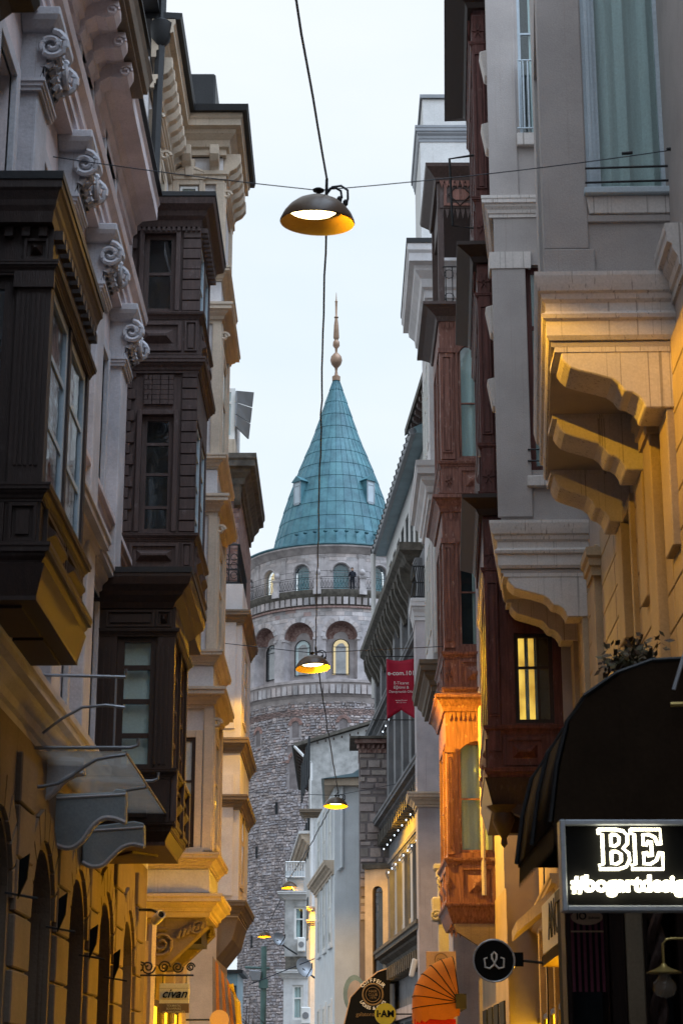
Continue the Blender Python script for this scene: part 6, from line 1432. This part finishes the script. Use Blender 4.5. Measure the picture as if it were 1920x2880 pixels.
# barber sign: black awning end with circular lettering
YBk = 55.0
bs = thing('barber_awning', 'black slanted shop awning end with white circular lettering and gold ring', 'awning', (xY(1030, 2850, YBk), YBk, 2.6))
MB(near(YBk)).prism([(xY(u, v, YBk), zY(v, YBk)) for u, v in ((958, 2920), (985, 2805), (1022, 2765), (1062, 2733), (1096, 2722), (1096, 2920))], -1.6, 0).build('canvas', blackp, bs)
MB(near(YBk)).tube([(xY(u, v, YBk), .0, zY(v, YBk)) for u, v in ((958, 2920), (985, 2805), (1022, 2765), (1062, 2733), (1096, 2722))], .02, 5).build('piping', tanp, bs)
bx_, _, bz_ = P(1048, 2797, YBk); kk = YBk * 1.02 / FPX
for r_, w_ in ((27, 2.6), (19, 1.0)): MB(near(YBk)).tube([(bx_ + r_ * kk * math.cos(6.2832 * k / 32), .01, bz_ + r_ * kk * math.sin(6.2832 * k / 32)) for k in range(33)], w_ * kk, 5).build('gold_ring', brownp, bs)
for body, sz, dz_ in (('HAIR', 10, 8), ('CLUB', 10, -1), ('1974', 9, -9)): text(body, sz * kk, face_cam(bx_, YBk - .012, bz_ + dz_ * kk), brownp, bs)
def arc_text(body, r, a0, a1, sz, flip, par):
    for i, ch in enumerate(body):
        if ch == ' ': continue
        a = a0 + (a1 - a0) * i / (len(body) - 1); rot = a - math.pi / 2 if not flip else a + math.pi / 2
        M_ = Matrix.Translation((bx_ + r * kk * math.cos(a), YBk - .012, bz_ + r * kk * math.sin(a))) @ Matrix.Rotation(R(90), 4, 'X') @ Matrix.Rotation(rot, 4, 'Z')
        text(ch, sz * kk, M_, whitep, par, bold=.003)
arc_text('COIFFEUR', 36, R(140), R(40), 14, False, bs); arc_text('LADIES & GENTS', 36, R(212), R(328), 12, True, bs)
text('galatonas', 15 * kk, face_cam(xY(1030, 2853, YBk), YBk - .012, zY(2853, YBk)), brownp, bs)
ov = thing('oval_sign', 'dark blue and lilac oval sign partly behind the black barber awning', 'sign', (xY(990, 2800, 57), 57, 3))
ox_, _, oz_ = P(996, 2795, 57.5); MB(near(57.5)).prism([(ox_ + .33 * math.cos(.2618 * k), oz_ + .55 * math.sin(.2618 * k)) for k in range(24)], -.15, 0).build('board', bluemetal, ov); MB(near(57.5)).prism([(ox_ + .03 + .24 * math.cos(.2618 * k), oz_ - .05 + .44 * math.sin(.2618 * k)) for k in range(24)], 0, .03).build('lilac_face', lilac, ov)
# yellow round sign
YI = 50.0; ix, _, iz = P(1083, 2852, YI); ir = 28 * YI * 1.03 / FPX
ia = thing('yellow_round_sign', 'round yellow sign with black letters beside the black barber awning', 'sign', (ix, YI, iz - ir))
MB(near(YI)).prism([(ix + ir * math.cos(.19635 * k), iz + ir * math.sin(.19635 * k)) for k in range(32)], -.1, 0).build('disc', yellowp, ia); text('I·AM', .235, face_cam(ix, YI - .008, iz), blackp, ia, bold=.008)
MB(near(YI)).tube([(ix + ir, -.05, iz), (ix + ir + .5, -.05, iz)], .02, 5).build('arm', iron, ia)
# white angled sign board along the wall, spelling ANCIENT
an = thing('white_wall_sign', 'white angled sign board with black lettering under the brown awning', 'sign', (2.3, 22.5, 3.2))
fw_ = rightr((2.45, 19.6), .02); MB(fw_).box(0, 4.6, -.04, .0, 3.15, 3.75).build('board', whitep, an)
MB(fw_).box(-.1, 4.6, -.6, .02, 3.0, 3.12).build('base', browncloth, an)
a_ = math.atan(.02); M_ = Matrix.Translation(fw_(2.3, .01, 3.45)) @ Matrix.Rotation(R(-90) - a_, 4, 'Z') @ Matrix.Rotation(R(90), 4, 'X'); text('ANCIENT', .62, M_, blackp, an)
# striped banner with oval
YP = 12.0
t, s0, s1, z0, z1 = board('striped_banner', 'mulberry and black striped cloth banner with cream oval on top', 'banner', YP, 1606, 1698, 2570, 2790, blackp, .01)
n = 11
for k in range(0, n, 2): MB(near(YP)).box(s0 + (s1 - s0) * k / n, s0 + (s1 - s0) * (k + 1) / n, .001, .006, z0, z1).build('stripe', purple, t)
ox_, oz_ = (s0 + s1) / 2, zY(2580, YP); MB(near(YP)).prism([(ox_ + .1 * math.cos(.2618 * k), oz_ + .048 * math.sin(.2618 * k)) for k in range(24)], .006, .014).build('oval', tanp, t); text('IO', .062, face_cam(ox_ - .035, YP - .018, oz_ + .004), blackp, t, bold=.001); text('kahvesi', .024, face_cam(ox_ + .045, YP - .018, oz_ - .004), blackp, t)
MB(near(YP)).box(s0, s1, .007, .011, zY(2622, YP), zY(2618, YP)).build('seam', tanp, t)
# dark shopfront behind the signs
sf = thing('dark_shopfront', 'dark wooden shopfront posts and door below the neon sign', 'shopfront', (2.3, 14.2, 0))
Yd = 14.2; X_ = lambda u: xY(u, 2720, Yd)
MB(near(Yd)).box(X_(1596), X_(2040), -.6, -.3, 0, 2.95).build('back_panel', room, sf)
for u0, u1, m in ((1592, 1608, dwood), (1704, 1712, dwood), (1716, 1760, dwood), (1762, 1812, lamptint_wall), (1812, 1826, dwood), (1905, 1960, dwood)): MB(near(Yd)).box(X_(u0), X_(u1), -.3, 0, 0, 2.93).build('post', m, sf, bevel=.01)
mb = MB(); c = (X_(1842), Yd - .08); nseg = 50
for q in range(2):
    mb.tube([(c[0] + .035 * math.cos(6.28 * k / 9 + q * 3.14), c[1] + .035 * math.sin(6.28 * k / 9 + q * 3.14), .1 + 2.8 * k / nseg) for k in range(nseg + 1)], .036, 6)
mb.build('twisted_column', dwood2, sf, smooth=True)
MB(near(Yd)).box(X_(1590), X_(2040), -.6, .05, 2.94, 3.02).build('fascia', dwood, sf)
# brass wall lamp, unlit
Yl = 11.0; lx_, _, lz_ = P(1866, 2735, Yl)
wl = thing('brass_wall_lamp', 'small brass wall lamp with flat conical shade and clear globe', 'wall lamp', (lx_, Yl, lz_))
MB().lathe([(.012, lz_ + .05), (.02, lz_ + .035), (.05, lz_ + .02), (.1, lz_), (.098, lz_ - .006), (.04, lz_ + .008), (0, lz_ + .012)], (lx_, Yl), 24).build('shade', brass, wl, smooth=True)
MB().tube([(lx_, Yl, lz_ + .03), (lx_, Yl, lz_ + .16), (lx_ + .02, Yl, lz_ + .185), (lx_ + .06, Yl, lz_ + .19), (lx_ + .35, Yl + .05, lz_ + .19)], .008, 6).build('gooseneck', brass, wl, smooth=True)
MB().lathe([(.03, lz_ - .0), (.035, lz_ - .03), (.062, lz_ - .06), (.066, lz_ - .09), (.05, lz_ - .125), (.02, lz_ - .14), (0, lz_ - .142)], (lx_, Yl), 18).build('globe', canopyglass, wl, smooth=True)
# ================================================================== left shop sign, camera, awning
t, s0, s1, z0, z1 = board('yellow_shop_sign', 'pale yellow square sign with black italic lettering on iron scroll bracket', 'sign', 24.0, 448, 532, 2766, 2848, creamp, .05)
b0 = zY(2822, 24.0)
MB(near(24)).box(s0 - .001, s1 + .001, -.055, .006, z0 - .002, b0).build('lower_strip', brownp, t)
text('civan', .155, face_cam((s0 + s1) / 2, 23.99, (b0 + z1) / 2 - .005), blackp, t, shear=.35, bold=.002)
for k, w_ in enumerate(('TOURISTIC', 'SOUVENIRS', 'and HANDMADES')): text(w_, .036, face_cam((s0 + s1) / 2, 23.985, b0 - .03 - k * .036), creamp, t)
for zz in ((b0 + z1) / 2 - .07, (b0 + z1) / 2 + .06): MB(near(24)).box(s0, s1, -.001, .002, zz, zz + .003).build('board_joint', brownp, t)
mb = MB(); fz = near(24.0); zb_ = z1 + .1
mb.tube([fz(s0 - .55, -.02, zb_), fz(s1 + .05, -.02, zb_)], .012, 5)
for cx_, r_, sg_ in ((s0 - .35, .09, 1), (s0 - .15, .09, -1), (s0 + .05, .08, 1), (s0 + .22, .07, -1), (s0 + .38, .055, 1), (s0 - .25, .07, 1)): mb.tube(spiral(fz, cx_, zb_ + .1, r_, .012, 1.8, -.02, sgn=sg_), .011, 5)
for s_ in (s0 + .04, s1 - .04): mb.tube([fz(s_, -.02, zb_), fz(s_, -.02, z1)], .006, 4)
mb.build('scroll_bracket', iron, t, smooth=True)
cxa, _, cza = P(446, 2580, 23.5)
cv = thing('security_camera', 'small white security camera mounted left of the scroll console', 'camera', (cxa, 23.5, cza))
M_ = Matrix.Translation((cxa, 23.5, cza)) @ Matrix.Rotation(R(25), 4, 'Z') @ Matrix.Rotation(R(75), 4, 'X')
MB().lathe([(0, -.13), (.055, -.13), (.06, -.1), (.06, .1), (.05, .12), (.04, .1), (0, .1)], M=M_, n=18).build('housing', whitep, cv, smooth=True); MB().lathe([(0, .101), (.038, .1015), (0, .103)], M=M_, n=14).build('lens', blackp, cv); MB().tube([(cxa, 23.5, cza + .05), (cxa - .1, 23.6, cza + .1), (cxa - .35, 23.6, cza + .1)], .018, 5).build('mount', iron, cv)
# striped awning at the foot of the cream house
st_ = thing('striped_awning', 'orange and brown striped sloping awning with yellow tube edge at lower left', 'awning', (-2.0, 33, 2.6))
q = lambda u, v, Y: P(u, v, Y)
a0, a1, b0_, b1_ = P(600, 2690, 31), P(600, 2880, 31), P(655, 2790, 31), P(678, 2900, 31)
n = 8
for k in range(n):
    lo = lambda p, r, t: tuple(p[i] + (r[i] - p[i]) * t for i in range(3))
    top = [P(598 + 62 * k / n, 2690 + 100 * k / n, 31), P(598 + 62 * (k + 1) / n, 2690 + 100 * (k + 1) / n, 31)]; bot = [P(598 + 84 * k / n, 2915, 30.2), P(598 + 84 * (k + 1) / n, 2915, 30.2)]
    o = MB().face(top[0], top[1], bot[1], bot[0]).build('canvas_stripe', orangecloth if k % 2 else brownstone, st_); o.modifiers.new('t', 'SOLIDIFY').thickness = .01
MB().tube([P(650, 2770, 30.5), P(668, 2820, 30.4), P(674, 2900, 30.3)], .045, 8).build('edge_tube', yellowp, st_, smooth=True)
dx_, _, dz_ = P(617, 2868, 30.0); dk = thing('round_plaque', 'round pinkish plaque sign in front of the striped awning', 'sign', (dx_, 30, dz_)); MB(near(30)).prism([(dx_ + .15 * math.cos(.3142 * k), dz_ + .15 * math.sin(.3142 * k)) for k in range(20)], -.04, 0).build('disc', tanp, dk); MB(near(30)).tube([(dx_ - .15, -.02, dz_), (dx_ - .6, -.1, dz_)], .015, 5).build('arm', iron, dk)
# flood lamp on the charcoal building
wx_, _, wz_ = P(1160, 2722, 46); fl_ = thing('flood_lamp', 'small white unlit flood lamp on the wall left of the tan sign', 'lamp', (wx_, 46, wz_)); MB(near(46)).prism([(wx_ - .1, wz_ - .2), (wx_ + .02, wz_ - .22), (wx_ + .14, wz_ + .18), (wx_, wz_ + .24)], -.15, 0).build('housing', whitep, fl_, bevel=.03); MB(near(46)).tube([(wx_ + .05, -.1, wz_), (wx_ + .5, -.3, wz_ - .1)], .02, 5).build('arm', iron, fl_)

# ================================================================== lit shop windows at street level and an added light strip
def shopfront_panel(par, fr, s0, s1, z0, z1, d, m=None):
    mb = MB(fr); mb.box(s0 - .06, s0, d, d + .06, z0, z1); mb.box(s1, s1 + .06, d, d + .06, z0, z1); mb.box(s0 - .06, s1 + .06, d, d + .055, z1, z1 + .08); mb.box(s0, s1, d, d + .055, z0 - .08, z0)
    w_ = mb.build('shopfront_panel', dwood, par); MB(fr).box(s0, s1, d, d + .012, z0, z1).build('glow_panel', m or strip_glow, w_)
shopfront_panel(tb, F0, 6.1, 8.1, 2.45, 2.85, .06)  # added glowing strip under the white sign, warms the facades opposite; not a window
for k in range(4): shopfront_panel(rb, F1, .45 + k * 2.2, 1.6 + k * 2.2, .5, 2.6, .03, shop_dim)
for k in range(3): shopfront_panel(cb, FL, 25.8 + k * 1.6, 26.7 + k * 1.6, .5, 2.6, .04, shop_dim)

for o in bpy.data.objects:
    if '_b' in o: del o['_b']
